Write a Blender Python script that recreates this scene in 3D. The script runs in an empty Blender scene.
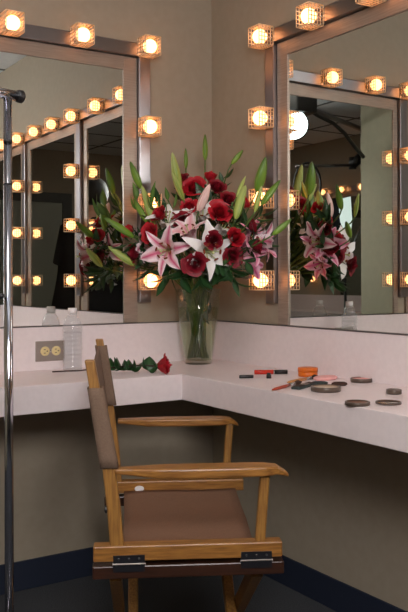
import bpy, bmesh, math, random
from mathutils import Vector, Matrix, Euler
random.seed(7)
S = bpy.context.scene
COL = S.collection
PI = math.pi
R = math.radians

# ------------------------------------------------------------------ camera numbers
CAM = Vector((-1.76673, -2.70333, 1.062))
YAW = R(57.42)
FPX = 820.48
Y0 = 278.68
FW = Vector((math.cos(YAW), math.sin(YAW), 0))
RT = Vector((math.sin(YAW), -math.cos(YAW), 0))
UP = Vector((0, 0, 1))


def at(px, py, d):
    """world point at picture position px,py and distance d along the view"""
    return CAM + (FW + RT * ((px - 204) / FPX) - UP * ((py - Y0) / FPX)) * d


def onz(px, py, z):
    v = FW + RT * ((px - 204) / FPX) - UP * ((py - Y0) / FPX)
    return CAM + v * ((z - CAM.z) / v.z)


# ------------------------------------------------------------------ materials
def srgb(r, g, b):
    f = lambda c: ((c / 255 + 0.055) / 1.055) ** 2.4 if c > 10 else c / 255 / 12.92
    return (f(r), f(g), f(b), 1)


def mat(name, col, rough=0.5, metal=0.0, **kw):
    m = bpy.data.materials.new(name)
    m.use_nodes = True
    b = m.node_tree.nodes['Principled BSDF']
    b.inputs['Base Color'].default_value = col if len(col) == 4 else (*col, 1)
    b.inputs['Roughness'].default_value = rough
    b.inputs['Metallic'].default_value = metal
    for k, v in kw.items():
        b.inputs[k.replace('_', ' ')].default_value = v
    return m


def noisy(name, c1, c2, scale=8, rough=0.5, detail=3, stretch=(1, 1, 1), bump=0.0, metal=0.0, coord='Object', **kw):
    m = mat(name, c1, rough, metal, **kw)
    nt = m.node_tree
    N = nt.nodes
    b = N['Principled BSDF']
    tc = N.new('ShaderNodeTexCoord')
    mp = N.new('ShaderNodeMapping')
    mp.inputs['Scale'].default_value = stretch
    no = N.new('ShaderNodeTexNoise')
    no.inputs['Scale'].default_value = scale
    no.inputs['Detail'].default_value = detail
    mx = N.new('ShaderNodeMix')
    mx.data_type = 'RGBA'
    mx.inputs[6].default_value = c1 if len(c1) == 4 else (*c1, 1)
    mx.inputs[7].default_value = c2 if len(c2) == 4 else (*c2, 1)
    rp = N.new('ShaderNodeMapRange')
    rp.inputs[1].default_value = 0.35
    rp.inputs[2].default_value = 0.65
    nt.links.new(tc.outputs[coord], mp.inputs[0])
    nt.links.new(mp.outputs[0], no.inputs[0])
    nt.links.new(no.outputs['Fac'], rp.inputs[0])
    nt.links.new(rp.outputs[0], mx.inputs[0])
    nt.links.new(mx.outputs[2], b.inputs['Base Color'])
    if bump:
        bp = N.new('ShaderNodeBump')
        bp.inputs['Strength'].default_value = bump
        bp.inputs['Distance'].default_value = 0.004
        nt.links.new(no.outputs['Fac'], bp.inputs['Height'])
        nt.links.new(bp.outputs[0], b.inputs['Normal'])
    return m


def thin_glass(name, tint, gloss=1.0, rough=0.02, f0=0.04, edge=0.7, milk=0.0):
    m = bpy.data.materials.new(name)
    m.use_nodes = True
    nt = m.node_tree
    N = nt.nodes
    N.clear()
    out = N.new('ShaderNodeOutputMaterial')
    tr = N.new('ShaderNodeBsdfTransparent')
    tr.inputs[0].default_value = (*tint, 1)
    gl = N.new('ShaderNodeBsdfGlossy')
    gl.inputs['Roughness'].default_value = rough
    gl.inputs[0].default_value = (gloss, gloss, gloss, 1)
    lw = N.new('ShaderNodeLayerWeight')
    lw.inputs[0].default_value = 0.5
    pw = N.new('ShaderNodeMath'); pw.operation = 'POWER'; pw.inputs[1].default_value = 4.0
    ma = N.new('ShaderNodeMath'); ma.operation = 'MULTIPLY_ADD'; ma.inputs[1].default_value = edge; ma.inputs[2].default_value = f0
    nt.links.new(lw.outputs['Facing'], pw.inputs[0]); nt.links.new(pw.outputs[0], ma.inputs[0])
    mx = N.new('ShaderNodeMixShader')
    nt.links.new(ma.outputs[0], mx.inputs[0])
    nt.links.new(tr.outputs[0], mx.inputs[1])
    nt.links.new(gl.outputs[0], mx.inputs[2])
    last = mx.outputs[0]
    if milk:
        df = N.new('ShaderNodeBsdfDiffuse'); df.inputs[0].default_value = (.9, .9, .9, 1)
        m2 = N.new('ShaderNodeMixShader'); m2.inputs[0].default_value = milk
        nt.links.new(last, m2.inputs[1]); nt.links.new(df.outputs[0], m2.inputs[2]); last = m2.outputs[0]
    nt.links.new(last, out.inputs[0])
    return m


def emit(name, col, strength):
    m = bpy.data.materials.new(name)
    m.use_nodes = True
    b = m.node_tree.nodes['Principled BSDF']
    b.inputs['Base Color'].default_value = (*col, 1)
    b.inputs['Emission Color'].default_value = (*col, 1)
    b.inputs['Emission Strength'].default_value = strength
    return m


def petal_mat(name, mid, edge, tip=None, rough=0.45, spots=0.0, vein=0.25, spread=2.0):
    """colour runs from the midrib (v=.5) to the margin; UV.x runs base to tip"""
    m = mat(name, edge, rough)
    nt = m.node_tree
    N = nt.nodes
    b = N['Principled BSDF']
    uv = N.new('ShaderNodeUVMap')
    sp = N.new('ShaderNodeSeparateXYZ')
    nt.links.new(uv.outputs[0], sp.inputs[0])
    s1 = N.new('ShaderNodeMath'); s1.operation = 'SUBTRACT'; s1.inputs[1].default_value = 0.5
    a1 = N.new('ShaderNodeMath'); a1.operation = 'ABSOLUTE'
    m1 = N.new('ShaderNodeMath'); m1.operation = 'MULTIPLY'; m1.inputs[1].default_value = spread
    nt.links.new(sp.outputs[1], s1.inputs[0]); nt.links.new(s1.outputs[0], a1.inputs[0]); nt.links.new(a1.outputs[0], m1.inputs[0])
    no = N.new('ShaderNodeTexNoise'); no.inputs['Scale'].default_value = 14
    mpn = N.new('ShaderNodeMapping'); mpn.inputs['Scale'].default_value = (0.5, 3, 1)
    nt.links.new(uv.outputs[0], mpn.inputs[0]); nt.links.new(mpn.outputs[0], no.inputs[0])
    m2 = N.new('ShaderNodeMath'); m2.operation = 'MULTIPLY_ADD'; m2.inputs[1].default_value = vein * 2; m2.inputs[2].default_value = -vein
    nt.links.new(no.outputs['Fac'], m2.inputs[0])
    ad = N.new('ShaderNodeMath'); ad.operation = 'ADD'; ad.use_clamp = True
    nt.links.new(m1.outputs[0], ad.inputs[0]); nt.links.new(m2.outputs[0], ad.inputs[1])
    mx = N.new('ShaderNodeMix'); mx.data_type = 'RGBA'
    mx.inputs[6].default_value = mid; mx.inputs[7].default_value = edge
    nt.links.new(ad.outputs[0], mx.inputs[0])
    last = mx.outputs[2]
    if tip:
        mt = N.new('ShaderNodeMix'); mt.data_type = 'RGBA'
        pw = N.new('ShaderNodeMath'); pw.operation = 'POWER'; pw.inputs[1].default_value = 2.5
        nt.links.new(sp.outputs[0], pw.inputs[0])
        nt.links.new(pw.outputs[0], mt.inputs[0]); nt.links.new(last, mt.inputs[6]); mt.inputs[7].default_value = tip
        last = mt.outputs[2]
    if spots:
        vo = N.new('ShaderNodeTexVoronoi'); vo.inputs['Scale'].default_value = 16
        nt.links.new(uv.outputs[0], vo.inputs[0])
        lt = N.new('ShaderNodeMath'); lt.operation = 'LESS_THAN'; lt.inputs[1].default_value = 0.22
        nt.links.new(vo.outputs['Distance'], lt.inputs[0])
        l2 = N.new('ShaderNodeMath'); l2.operation = 'LESS_THAN'; l2.inputs[1].default_value = 0.5
        nt.links.new(sp.outputs[0], l2.inputs[0])
        mm = N.new('ShaderNodeMath'); mm.operation = 'MULTIPLY'
        nt.links.new(lt.outputs[0], mm.inputs[0]); nt.links.new(l2.outputs[0], mm.inputs[1])
        m3 = N.new('ShaderNodeMath'); m3.operation = 'MULTIPLY'; m3.inputs[1].default_value = spots
        nt.links.new(mm.outputs[0], m3.inputs[0])
        ms = N.new('ShaderNodeMix'); ms.data_type = 'RGBA'
        nt.links.new(m3.outputs[0], ms.inputs[0]); nt.links.new(last, ms.inputs[6]); ms.inputs[7].default_value = srgb(150, 20, 60)
        last = ms.outputs[2]
    nt.links.new(last, b.inputs['Base Color'])
    return m


M = {}
M['wall'] = noisy('wall_paint', srgb(164, 151, 132), srgb(160, 147, 128), 30, 0.75, bump=0.03)
M['olive'] = noisy('olive_paint', srgb(176, 170, 146), srgb(170, 165, 142), 20, 0.8)
M['ceil'] = noisy('ceiling_tile', srgb(222, 230, 234), srgb(214, 223, 228), 60, 0.9)
M['carpet'] = noisy('carpet', srgb(70, 72, 76), srgb(50, 52, 56), 220, 0.95, bump=0.5)
M['base'] = mat('navy_rubber', srgb(28, 36, 54), 0.6)
M['counter'] = noisy('laminate', srgb(238, 225, 225), srgb(234, 221, 221), 60, 0.35)
M['frame'] = noisy('brushed_frame', srgb(162, 146, 132), srgb(146, 131, 119), 12, 0.38, stretch=(1, 1, 20), metal=0.35)
M['chrome'] = mat('polished_raceway', srgb(146, 141, 143), 0.3, 1.0)
M['polechrome'] = mat('rack_chrome', srgb(195, 195, 202), 0.12, 1.0)
M['mirror'] = mat('mirror_silvering', (0.75, 0.775, 0.745), 0.0, 1.0)
M['mirror'].node_tree.nodes['Principled BSDF'].inputs['Roughness'].default_value = 0.0
M['bulb'] = emit('frosted_bulb', (1.0, 0.41, 0.15), 7.0)
M['cage'] = mat('cage_wire', srgb(240, 214, 176), 0.45, 0.1)
M['socket'] = mat('socket_metal', srgb(120, 116, 118), 0.3, 0.9)
M['black'] = mat('black_plastic', srgb(22, 21, 22), 0.4)
M['blackfab'] = noisy('black_fabric', srgb(14, 14, 16), srgb(20, 20, 23), 90, 0.95)
M['steel'] = mat('stainless_plate', srgb(180, 170, 162), 0.38, 0.8)
M['cream'] = mat('cream_plastic', srgb(225, 205, 150), 0.4)
M['wood'] = noisy('golden_oak', srgb(164, 112, 52), srgb(124, 80, 34), 14, 0.38, detail=6, stretch=(1.2, 14, 14), bump=0.05)
M['woodv'] = noisy('golden_oak_post', srgb(166, 118, 56), srgb(130, 88, 40), 14, 0.42, detail=6, stretch=(14, 14, 1.2), bump=0.05)
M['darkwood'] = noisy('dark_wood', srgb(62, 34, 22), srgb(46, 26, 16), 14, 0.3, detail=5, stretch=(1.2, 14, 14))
M['canvas'] = noisy('brown_canvas', srgb(132, 96, 72), srgb(122, 88, 66), 240, 0.85, bump=0.25)
M['backcanvas'] = noisy('taupe_canvas', srgb(122, 98, 80), srgb(112, 89, 73), 240, 0.85, bump=0.25)
M['hinge'] = mat('dark_hinge', srgb(70, 70, 76), 0.35, 0.9)
M['white'] = mat('white_plastic', srgb(235, 232, 232), 0.35)
M['glass'] = thin_glass('clear_glass', (0.91, 0.94, 0.91), f0=.05, edge=.8)
M['petglass'] = thin_glass('clear_bottle', (0.93, 0.94, 0.95), rough=0.08, edge=.65, milk=.13)
M['water'] = thin_glass('vase_water', (0.88, 0.90, 0.80), f0=.01, edge=.10)
M['bwater'] = thin_glass('bottle_water', (0.97, 0.98, 0.98), f0=.01, edge=.15)
M['rose'] = petal_mat('red_petal', srgb(120, 4, 18), srgb(172, 10, 30), tip=srgb(190, 18, 38), rough=0.55)
M['rosedark'] = petal_mat('deep_red_petal', srgb(95, 5, 22), srgb(125, 10, 30), tip=srgb(140, 14, 36), rough=0.55)
M['lilypink'] = petal_mat('pink_lily_petal', srgb(214, 70, 120), srgb(250, 226, 230), rough=0.4, spots=0.7, spread=3.2)
M['lilyrose'] = petal_mat('rose_lily_petal', srgb(205, 62, 118), srgb(242, 186, 204), rough=0.4, spots=0.7, spread=2.8)
M['lilywhite'] = petal_mat('white_lily_petal', srgb(250, 244, 240), srgb(250, 247, 246), rough=0.4)
M['lilypale'] = petal_mat('pale_lily_petal', srgb(240, 168, 180), srgb(248, 230, 228), rough=0.4)
M['budgreen'] = petal_mat('green_bud', srgb(126, 158, 52), srgb(92, 132, 40), tip=srgb(70, 100, 34), rough=0.4)
M['budlight'] = petal_mat('yellow_green_bud', srgb(188, 200, 104), srgb(120, 150, 52), tip=srgb(170, 180, 110), rough=0.4)
M['budpink'] = petal_mat('blush_bud', srgb(252, 222, 212), srgb(226, 176, 168), tip=srgb(240, 205, 200), rough=0.4)
M['stem'] = noisy('green_stem', srgb(92, 118, 48), srgb(70, 96, 40), 30, 0.45)
M['stemwet'] = noisy('pale_stem', srgb(120, 134, 62), srgb(84, 102, 46), 20, 0.45)
M['leaf'] = petal_mat('dark_leaf', srgb(50, 86, 44), srgb(30, 60, 32), rough=0.4)
M['leaflight'] = petal_mat('mid_leaf', srgb(100, 134, 58), srgb(68, 104, 44), rough=0.4)
M['anther'] = mat('rust_anther', srgb(130, 50, 20), 0.8)
M['filament'] = mat('pale_filament', srgb(200, 205, 140), 0.5)
M['orange'] = noisy('orange_plastic', srgb(224, 112, 20), srgb(206, 96, 14), 30, 0.4)
M['redplastic'] = mat('red_tube', srgb(196, 44, 26), 0.25)
M['pinkpow'] = noisy('pink_powder', srgb(236, 176, 170), srgb(226, 160, 156), 40, 0.8)
M['beigepow'] = noisy('beige_powder', srgb(204, 182, 160), srgb(188, 164, 142), 40, 0.8)
M['comp'] = mat('compact_shell', srgb(92, 78, 68), 0.3, 0.3)
M['handle'] = mat('brush_handle', srgb(168, 62, 40), 0.3)
M['bristle'] = mat('brush_bristle', srgb(60, 38, 28), 0.9)
M['silver'] = mat('silver_ferrule', srgb(200, 200, 200), 0.25, 1.0)
M['teal'] = mat('dark_sponge', srgb(48, 56, 54), 0.9)
M['softwhite'] = emit('strobe_diffuser', (0.86, 0.95, 1.0), 9.0)
M['panelwhite'] = emit('panel_diffuser', (0.85, 0.98, 0.96), 1.1)
M['keywhite'] = emit('softbox_diffuser', (1.0, 0.97, 0.97), 35.0)
M['skin'] = mat('skin', srgb(196, 150, 128), 0.5)
M['hair'] = mat('dark_hair', srgb(20, 15, 12), 0.6)
M['blue'] = mat('blue_label', srgb(60, 110, 140), 0.4)


# ------------------------------------------------------------------ mesh builder
class MB:
    def __init__(s):
        s.v = []; s.f = []; s.uv = []; s.mi = []

    def add(s, vs, fs, uvs=None, mi=0):
        o = len(s.v)
        s.v += [Vector(p) for p in vs]
        for k, f in enumerate(fs):
            s.f.append([i + o for i in f])
            s.uv.append([uvs[i] for i in f] if uvs else None)
            s.mi.append(mi)

    def box(s, lo, hi, M4=None, mi=0):
        x0, y0, z0 = lo; x1, y1, z1 = hi
        vs = [Vector(p) for p in ((x0, y0, z0), (x1, y0, z0), (x1, y1, z0), (x0, y1, z0), (x0, y0, z1), (x1, y0, z1), (x1, y1, z1), (x0, y1, z1))]
        if M4: vs = [M4 @ p for p in vs]
        s.add(vs, [(0, 3, 2, 1), (4, 5, 6, 7), (0, 1, 5, 4), (1, 2, 6, 5), (2, 3, 7, 6), (3, 0, 4, 7)], mi=mi)

    def tube(s, pts, r, n=8, cap=True, mi=0):
        pts = [Vector(p) for p in pts]
        rs = r if isinstance(r, (list, tuple)) else [r] * len(pts)
        rings = []
        prev = None
        for i, p in enumerate(pts):
            t = (pts[min(i + 1, len(pts) - 1)] - pts[max(i - 1, 0)])
            if t.length < 1e-9: t = Vector((0, 0, 1))
            t.normalize()
            if prev is None:
                a = t.orthogonal().normalized()
            else:
                a = (prev - t * prev.dot(t))
                a = a.normalized() if a.length > 1e-6 else t.orthogonal().normalized()
            prev = a
            b = t.cross(a)
            rings.append([p + (a * math.cos(2 * PI * k / n) + b * math.sin(2 * PI * k / n)) * rs[i] for k in range(n)])
        vs = [q for rg in rings for q in rg]
        fs = []
        for i in range(len(rings) - 1):
            for k in range(n):
                fs.append((i * n + k, i * n + (k + 1) % n, (i + 1) * n + (k + 1) % n, (i + 1) * n + k))
        if cap:
            fs.append(tuple(reversed(range(n))))
            fs.append(tuple(range((len(rings) - 1) * n, len(rings) * n)))
        s.add(vs, fs, mi=mi)

    def lathe(s, prof, n=32, M4=None, mi=0, closed=False):
        """prof: (r, z) list"""
        vs = []
        for r, z in prof:
            for k in range(n):
                vs.append(Vector((r * math.cos(2 * PI * k / n), r * math.sin(2 * PI * k / n), z)))
        if M4: vs = [M4 @ p for p in vs]
        fs = []
        m = len(prof)
        for i in range(m if closed else m - 1):
            j = (i + 1) % m
            for k in range(n):
                fs.append((i * n + k, i * n + (k + 1) % n, j * n + (k + 1) % n, j * n + k))
        if not closed:
            if prof[0][0] > 1e-5: fs.append(tuple(reversed(range(n))))
            if prof[-1][0] > 1e-5: fs.append(tuple(range((m - 1) * n, m * n)))
        s.add(vs, fs, mi=mi)

    def grid(s, fn, nu, nv, mi=0):
        vs = []; uv = []
        for i in range(nu + 1):
            for j in range(nv + 1):
                u, v = i / nu, j / nv
                vs.append(fn(u, v)); uv.append((u, v))
        fs = []
        for i in range(nu):
            for j in range(nv):
                a = i * (nv + 1) + j
                fs.append((a, a + 1, a + nv + 2, a + nv + 1))
        s.add(vs, fs, uv, mi)

    def mesh(s, name, mats, smooth=True, origin=None, bevel=0.0):
        me = bpy.data.meshes.new(name)
        o = origin or Vector((0, 0, 0))
        me.from_pydata([tuple(p - o) for p in s.v], [], s.f)
        ul = me.uv_layers.new(name='UVMap')
        li = 0
        for fi, p in enumerate(me.polygons):
            p.material_index = s.mi[fi]
            u = s.uv[fi]
            for k in range(len(p.loop_indices)):
                ul.data[p.loop_indices[k]].uv = u[k] if u else (0.5, 0.5)
        for m in (mats if isinstance(mats, list) else [mats]):
            me.materials.append(m)
        me.polygons.foreach_set('use_smooth', [smooth] * len(me.polygons))
        bm = bmesh.new(); bm.from_mesh(me)
        bmesh.ops.remove_doubles(bm, verts=bm.verts, dist=1e-6)
        bm.normal_update()
        bm.to_mesh(me); bm.free()
        me.update()
        return me


def link(name, me, parent=None, loc=None, smooth_angle=None, bevel=0.0, solid=0.0, sub=0):
    o = bpy.data.objects.new(name, me)
    COL.objects.link(o)
    if parent is not None:
        o.parent = parent
    if loc is not None: o.location = loc
    if solid:
        md = o.modifiers.new('Solidify', 'SOLIDIFY'); md.thickness = solid; md.offset = 0
    if bevel:
        md = o.modifiers.new('Bevel', 'BEVEL'); md.width = bevel; md.segments = 2; md.limit_method = 'ANGLE'; md.angle_limit = R(40)
    if sub:
        md = o.modifiers.new('Subsurf', 'SUBSURF'); md.levels = sub; md.render_levels = sub
    return o


def tag(o, label=None, cat=None, group=None, kind=None):
    if label: o['label'] = label
    if cat: o['category'] = cat
    if group: o['group'] = group
    if kind: o['kind'] = kind
    return o


def empty(name, loc, label, cat, group=None, rz=0.0):
    o = bpy.data.objects.new(name, None)
    COL.objects.link(o)
    o.location = loc
    o.rotation_euler = (0, 0, rz)
    o.empty_display_size = 0.05
    return tag(o, label, cat, group)


def part(name, mb, m, parent, smooth=True, **kw):
    """mesh given in world coordinates, parented to a thing that is only translated"""
    base = parent.location if parent is not None else Vector((0, 0, 0))
    p = parent
    while p is not None and p.parent is not None:
        p = p.parent
        base = base + p.location
    return link(name, mb.mesh(name, m, smooth, origin=Vector(base)), parent, **kw)


def single(name, mb, m, loc, label, cat, group=None, smooth=True, **kw):
    o = link(name, mb.mesh(name, m, smooth, origin=Vector(loc)), None, Vector(loc), **kw)
    return tag(o, label, cat, group)


def struct(name, mb, m, smooth=False, **kw):
    o = link(name, mb.mesh(name, m, smooth), None, **kw)
    o['kind'] = 'structure'
    return o


def bx(*boxes):
    b = MB()
    for lo, hi in boxes: b.box(lo, hi)
    return b


def wobj(o):  # smooth-by-angle for boxy things
    return o


# ------------------------------------------------------------------ room shell
XW, YW, ZC = -3.60, -5.37, 2.41
struct('floor', bx(((XW - .1, YW - .1, -0.1), (0.1, 0.1, 0))), M['carpet'])
cl = MB(); cl.box((XW - .1, YW - .1, ZC), (0.1, 0.1, ZC + .1))
struct('ceiling', cl, M['ceil'])
g = MB()
for i in range(1, 6):
    x = -i * 0.61
    g.box((x - .012, YW, ZC - .004), (x + .012, 0, ZC + .001))
for i in range(1, 9):
    y = -i * 0.61
    g.box((XW, y - .012, ZC - .0035), (0, y + .012, ZC + .001))
struct('trim_1', g, mat('ceiling_grid', srgb(90, 94, 96), 0.6))
struct('wall_left', bx(((XW - .1, 0, 0), (0.0, 0.1, ZC))), M['wall'])
struct('wall_right', bx(((0, YW - .1, 0), (0.1, 0.1, ZC))), M['wall'])
struct('wall_far', bx(((XW - .1, YW, 0), (XW, 0, ZC))), M['wall'])
struct('wall_rear', bx(((XW - .1, YW - .1, 0), (0, YW, ZC))), M['wall'])
struct('wall_partition', bx(((-2.70, -1.91, 0), (-2.60, 0, ZC))), M['olive'])
struct('baseboard_left', bx(((-2.60, -0.008, 0), (-0.008, 0.0, 0.10))), M['base'], bevel=0.002)
struct('baseboard_right', bx(((-0.008, YW, 0), (0.0, 0, 0.10))), M['base'], bevel=0.002)

# continuous L-shaped worktop with its upstand
ZT = 0.748
cb = MB()
def lprism(mb, xl, dl, yr, dr, z0, z1):
    p = [(0, 0), (0, yr), (-dr, yr), (-dr, -dl), (xl, -dl), (xl, 0)]
    n = len(p)
    vs = [Vector((x - 0.0005 if x == 0 else x, y - 0.0005 if y == 0 else y, z0)) for x, y in p] + [Vector((x - 0.0005 if x == 0 else x, y - 0.0005 if y == 0 else y, z1)) for x, y in p]
    fs = [tuple(range(n)), tuple(reversed(range(n, 2 * n)))] + [(i, i + n, (i + 1) % n + n, (i + 1) % n) for i in range(n)]
    mb.add(vs, fs)
lprism(cb, -2.60, 0.39, -4.2, 0.375, 0.664, ZT)
ct = empty('makeup_counter', (-0.2, -0.2, 0.664), 'long white laminate make-up counter wrapping the room corner below the mirrors', 'counter')
part('worktop', cb, M['counter'], ct, smooth=False, bevel=0.002)
part('upstand', bx(((-2.60, -0.012, ZT), (-0.001, -0.0005, 0.897))), M['counter'], ct, smooth=False, bevel=0.001)
part('upstand', bx(((-0.012, -4.2, ZT), (-0.0005, -0.0125, 0.897))), M['counter'], ct, smooth=False, bevel=0.001)
part('edge_trim', bx(((-2.60, -0.014, 0.897), (-0.001, -0.0005, 0.9))), M['socket'], ct, smooth=False)
part('edge_trim', bx(((-0.014, -4.2, 0.897), (-0.0005, -0.0145, 0.9))), M['socket'], ct, smooth=False)


# ------------------------------------------------------------------ mirrors, raceways and caged bulbs
def wallmap(side):
    """(u, d, z) -> world; u runs along the wall away from the corner, d out from the wall"""
    if side == 'L': return lambda u, d, z: Vector((-u, -d, z))
    if side == 'R': return lambda u, d, z: Vector((-d, -u, z))
    if side == 'F': return lambda u, d, z: Vector((XW + d, -u, z))
    if side == 'B': return lambda u, d, z: Vector((-u, YW + d, z))


def wbox(side, u0, u1, d0, d1, z0, z1, mb=None):
    f = wallmap(side)
    a, b = f(u0, d0, z0), f(u1, d1, z1)
    mb = mb or MB()
    mb.box([min(a[i], b[i]) for i in range(3)], [max(a[i], b[i]) for i in range(3)])
    return mb


ZG0, ZG1, ZF1 = 0.9015, 1.831, 1.880
GL = 0.004


def mirror(side, u0, u1, fr0, fr1, label, group):
    """glass from u0 to u1; frame strips out to fr0 / fr1"""
    t = empty('wall_mirror', wallmap(side)((u0 + u1) / 2, 0.0, ZG0), label, 'mirror', group)
    part('mirror_glass', wbox(side, u0, u1, 0.0005, GL, ZG0, ZG1), M['mirror'], t, smooth=False)
    part('frame_strip', wbox(side, fr0, u0, 0.0005, 0.009, ZG0, ZF1), M['frame'], t, smooth=False, bevel=0.001)
    if fr1 > u1: part('frame_strip', wbox(side, u1, fr1, 0.0005, 0.009, ZG0, ZF1), M['frame'], t, smooth=False, bevel=0.001)
    part('frame_strip', wbox(side, u0, u1, 0.0005, 0.009, ZG1, ZF1), M['frame'], t, smooth=False, bevel=0.001)
    return t


def raceway(side, u, z0, z1, label, horizontal=None):
    if horizontal:
        u0, u1 = horizontal
        mb = wbox(side, u0, u1, 0.0005, 0.028, 1.882, 1.932)
        loc = wallmap(side)((u0 + u1) / 2, 0, 1.882)
    else:
        mb = wbox(side, u - .024, u + .024, 0.0005, 0.026, z0, z1)
        loc = wallmap(side)(u, 0, z0)
    return single('light_raceway', mb, M['chrome'], loc, label, 'light strip', 'chrome light strips around the mirrors', smooth=False, bevel=0.003)


def cage_mesh():
    w, n, r = 0.0310, 5, 0.0016
    d0, d1 = 0.001, 0.062
    hz = 0.033
    mb = MB()
    def wire(a, b): mb.tube([a, b], r, 4, True)
    # local: x = along wall, y = out of wall (towards room), z up
    for i in range(n + 1):
        y = d0 + (d1 - d0) * i / n
        for s in (-1, 1):
            wire((s * w, y, -hz), (s * w, y, hz))
            wire((-w, y, s * hz), (w, y, s * hz))
    for i in range(n + 1):
        q = -1 + 2 * i / n
        for s in (-1, 1):
            wire((s * w, d0, q * hz), (s * w, d1, q * hz))
            wire((q * w, d0, s * hz), (q * w, d1, s * hz))
    return mb.mesh('wire_cage', M['cage'], True)


def bulb_mesh():
    mb = MB()
    rot = Matrix.Rotation(-PI / 2, 4, 'X')   # +z -> +y
    pr = []
    c, rr = 0.036, 0.0255
    for k in range(15):
        a = PI * (k / 14)
        pr.append((max(rr * math.sin(a), 0.0) if k < 12 else max(rr * math.sin(a), 0.012), c + rr * math.cos(a)))
    pr = pr[::-1]
    pr = [(0.0125, 0.006)] + [p for p in pr if p[1] > 0.012]
    mb.lathe(pr, 20, rot)
    return mb.mesh('bulb', M['bulb'], True)


def socket_mesh():
    mb = MB()
    rot = Matrix.Rotation(-PI / 2, 4, 'X')
    mb.lathe([(0.026, 0.0), (0.026, 0.004), (0.018, 0.005), (0.016, 0.014), (0.0135, 0.015), (0.0, 0.015)], 20, rot)
    return mb.mesh('socket', M['socket'], True)


CAGE, BULB, SOCK = cage_mesh(), bulb_mesh(), socket_mesh()
ROT = {'L': PI, 'R': PI / 2, 'F': -PI / 2, 'B': 0.0}


def fixture(side, u, z, label, d=0.0285, group='caged mirror bulbs'):
    t = empty('caged_light', wallmap(side)(u, d, z), label, 'light', group, ROT[side])
    link('wire_cage', CAGE, t)
    link('bulb', BULB, t)
    link('socket', SOCK, t)
    return t


ZB = [1.903, 1.620, 1.340, 1.055]
# left wall
LU = [0.312, 1.045, 1.865]
mirror('L', 0.393, 0.993, 0.337, 1.020, 'framed mirror on the left wall above the power outlet', 'wall mirrors')
mirror('L', 1.125, 1.790, 1.070, 1.840, 'framed mirror on the left wall beyond the far light post', 'wall mirrors')
raceway('L', 0.312, 0.975, 1.882, 'upright chrome light strip left of the flower vase')
raceway('L', 1.045, 0.975, 1.882, 'upright chrome light strip at the far edge of the outlet mirror')
raceway('L', 0, 0, 0, 'chrome light strip across the top of the left mirror', (0.288, 2.2))
row = [0.312, 0.578, 0.832, 1.045, 1.34, 1.61, 1.865, 2.12]
nm = ['at the inner top corner of the left mirror', 'second from the corner over the left mirror', 'third from the corner over the left mirror, above the rack', 'over the far post of the left mirror', 'fifth along the left wall strip', 'sixth along the left wall strip', 'seventh along the left wall strip', 'eighth along the left wall strip']
for u, s in zip(row, nm): fixture('L', u, 1.914, 'lit caged bulb ' + s)
pos = ['second from the top', 'third from the top, behind lily buds', 'lowest, beside the bouquet leaves']
for k in range(3): fixture('L', 0.312, ZB[k + 1], 'lit caged bulb on the left mirror post, ' + pos[k])
pos2 = ['upper', 'middle', 'lowest']
for k in range(3): fixture('L', 1.045, ZB[k + 1], 'lit bulb on the far left post, in right mirror, ' + pos2[k])
# right wall
RU = [0.405, 1.240, 2.045, 2.85]
lab = ['large framed mirror on the right wall beside the flowers', 'framed mirror on the right wall, second from the corner', 'framed mirror on the right wall, third from the corner']
raceway('R', 0, 0, 0, 'chrome light strip across the top of the right wall mirrors', (0.381, 3.6))
wn = ['beside the bouquet', 'second from the room corner', 'third from the room corner', 'fourth from the room corner']
for i, u in enumerate(RU):
    raceway('R', u, 0.975, 1.882, 'upright chrome light strip on the right wall, ' + wn[i])
    if i < 3:
        mirror('R', u + .082, RU[i + 1] - .075, u + .026, RU[i + 1] - .026, lab[i], 'wall mirrors')
ru = [0.405, 0.668, 0.945, 1.240, 1.505, 1.770, 2.045, 2.31, 2.58, 2.85]
on = ['at the inner top corner of the right mirror', 'second from the corner over the right mirror', 'third from the corner over the right mirror, cut by the frame edge', 'fourth', 'fifth', 'sixth', 'seventh', 'eighth', 'ninth', 'tenth']
for k, u in enumerate(ru):
    fixture('R', u, ZB[0], 'lit caged bulb ' + on[k] + ('' if k < 3 else ' on the right wall strip, seen in the left mirror'))
pr = ['second from the top', 'third from the top, beside the green buds', 'lowest, beside the vase']
for k in range(3): fixture('R', 0.405, ZB[k + 1], 'lit caged bulb on the right mirror post, ' + pr[k])
for i, s in ((1, 'second'), (2, 'third'), (3, 'fourth')):
    for k in range(3):
        fixture('R', RU[i], ZB[k + 1], 'lit caged bulb on the %s right wall post, in left mirror, %s' % (s, pos2[k]))

# far wall station (seen deep in the right mirror)
mirror('F', 2.35, 3.25, 2.29, 3.31, 'framed mirror on the far wall seen deep in the right mirror', 'wall mirrors')
single('light_raceway', wbox('F', 2.2, 4.6, .0005, .028, 1.882, 1.932), M['chrome'], wallmap('F')(3.4, 0, 1.882), 'chrome light strip on the far wall seen deep in the right mirror', 'light strip', smooth=False)
for k, u in enumerate((2.35, 2.62, 2.89, 3.16, 3.43, 3.7, 3.97, 4.24)):
    fixture('F', u, ZB[0], 'small lit caged bulb on the far wall strip, %s from its left end' % ['first', 'second', 'third', 'fourth', 'fifth', 'sixth', 'seventh', 'last'][k], group='caged bulbs on the far wall')
for z, s in ((1.62, 'upper'), (1.34, 'middle'), (1.055, 'lowest')):
    fixture('F', 3.62, z, 'small lit caged bulb below the far wall strip, %s one' % s, d=0.001, group='caged bulbs on the far wall')
fc = MB(); fc.box((XW + .0005, -4.6, 0.66), (XW + .42, -2.0, 0.748)); fc.box((XW + .0005, -4.6, 0.748), (XW + .012, -2.0, 0.898)); fc.box((XW + .0005, -4.6, 0), (XW + .40, -4.57, 0.66)); fc.box((XW + .0005, -2.03, 0), (XW + .40, -2.0, 0.66))
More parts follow.
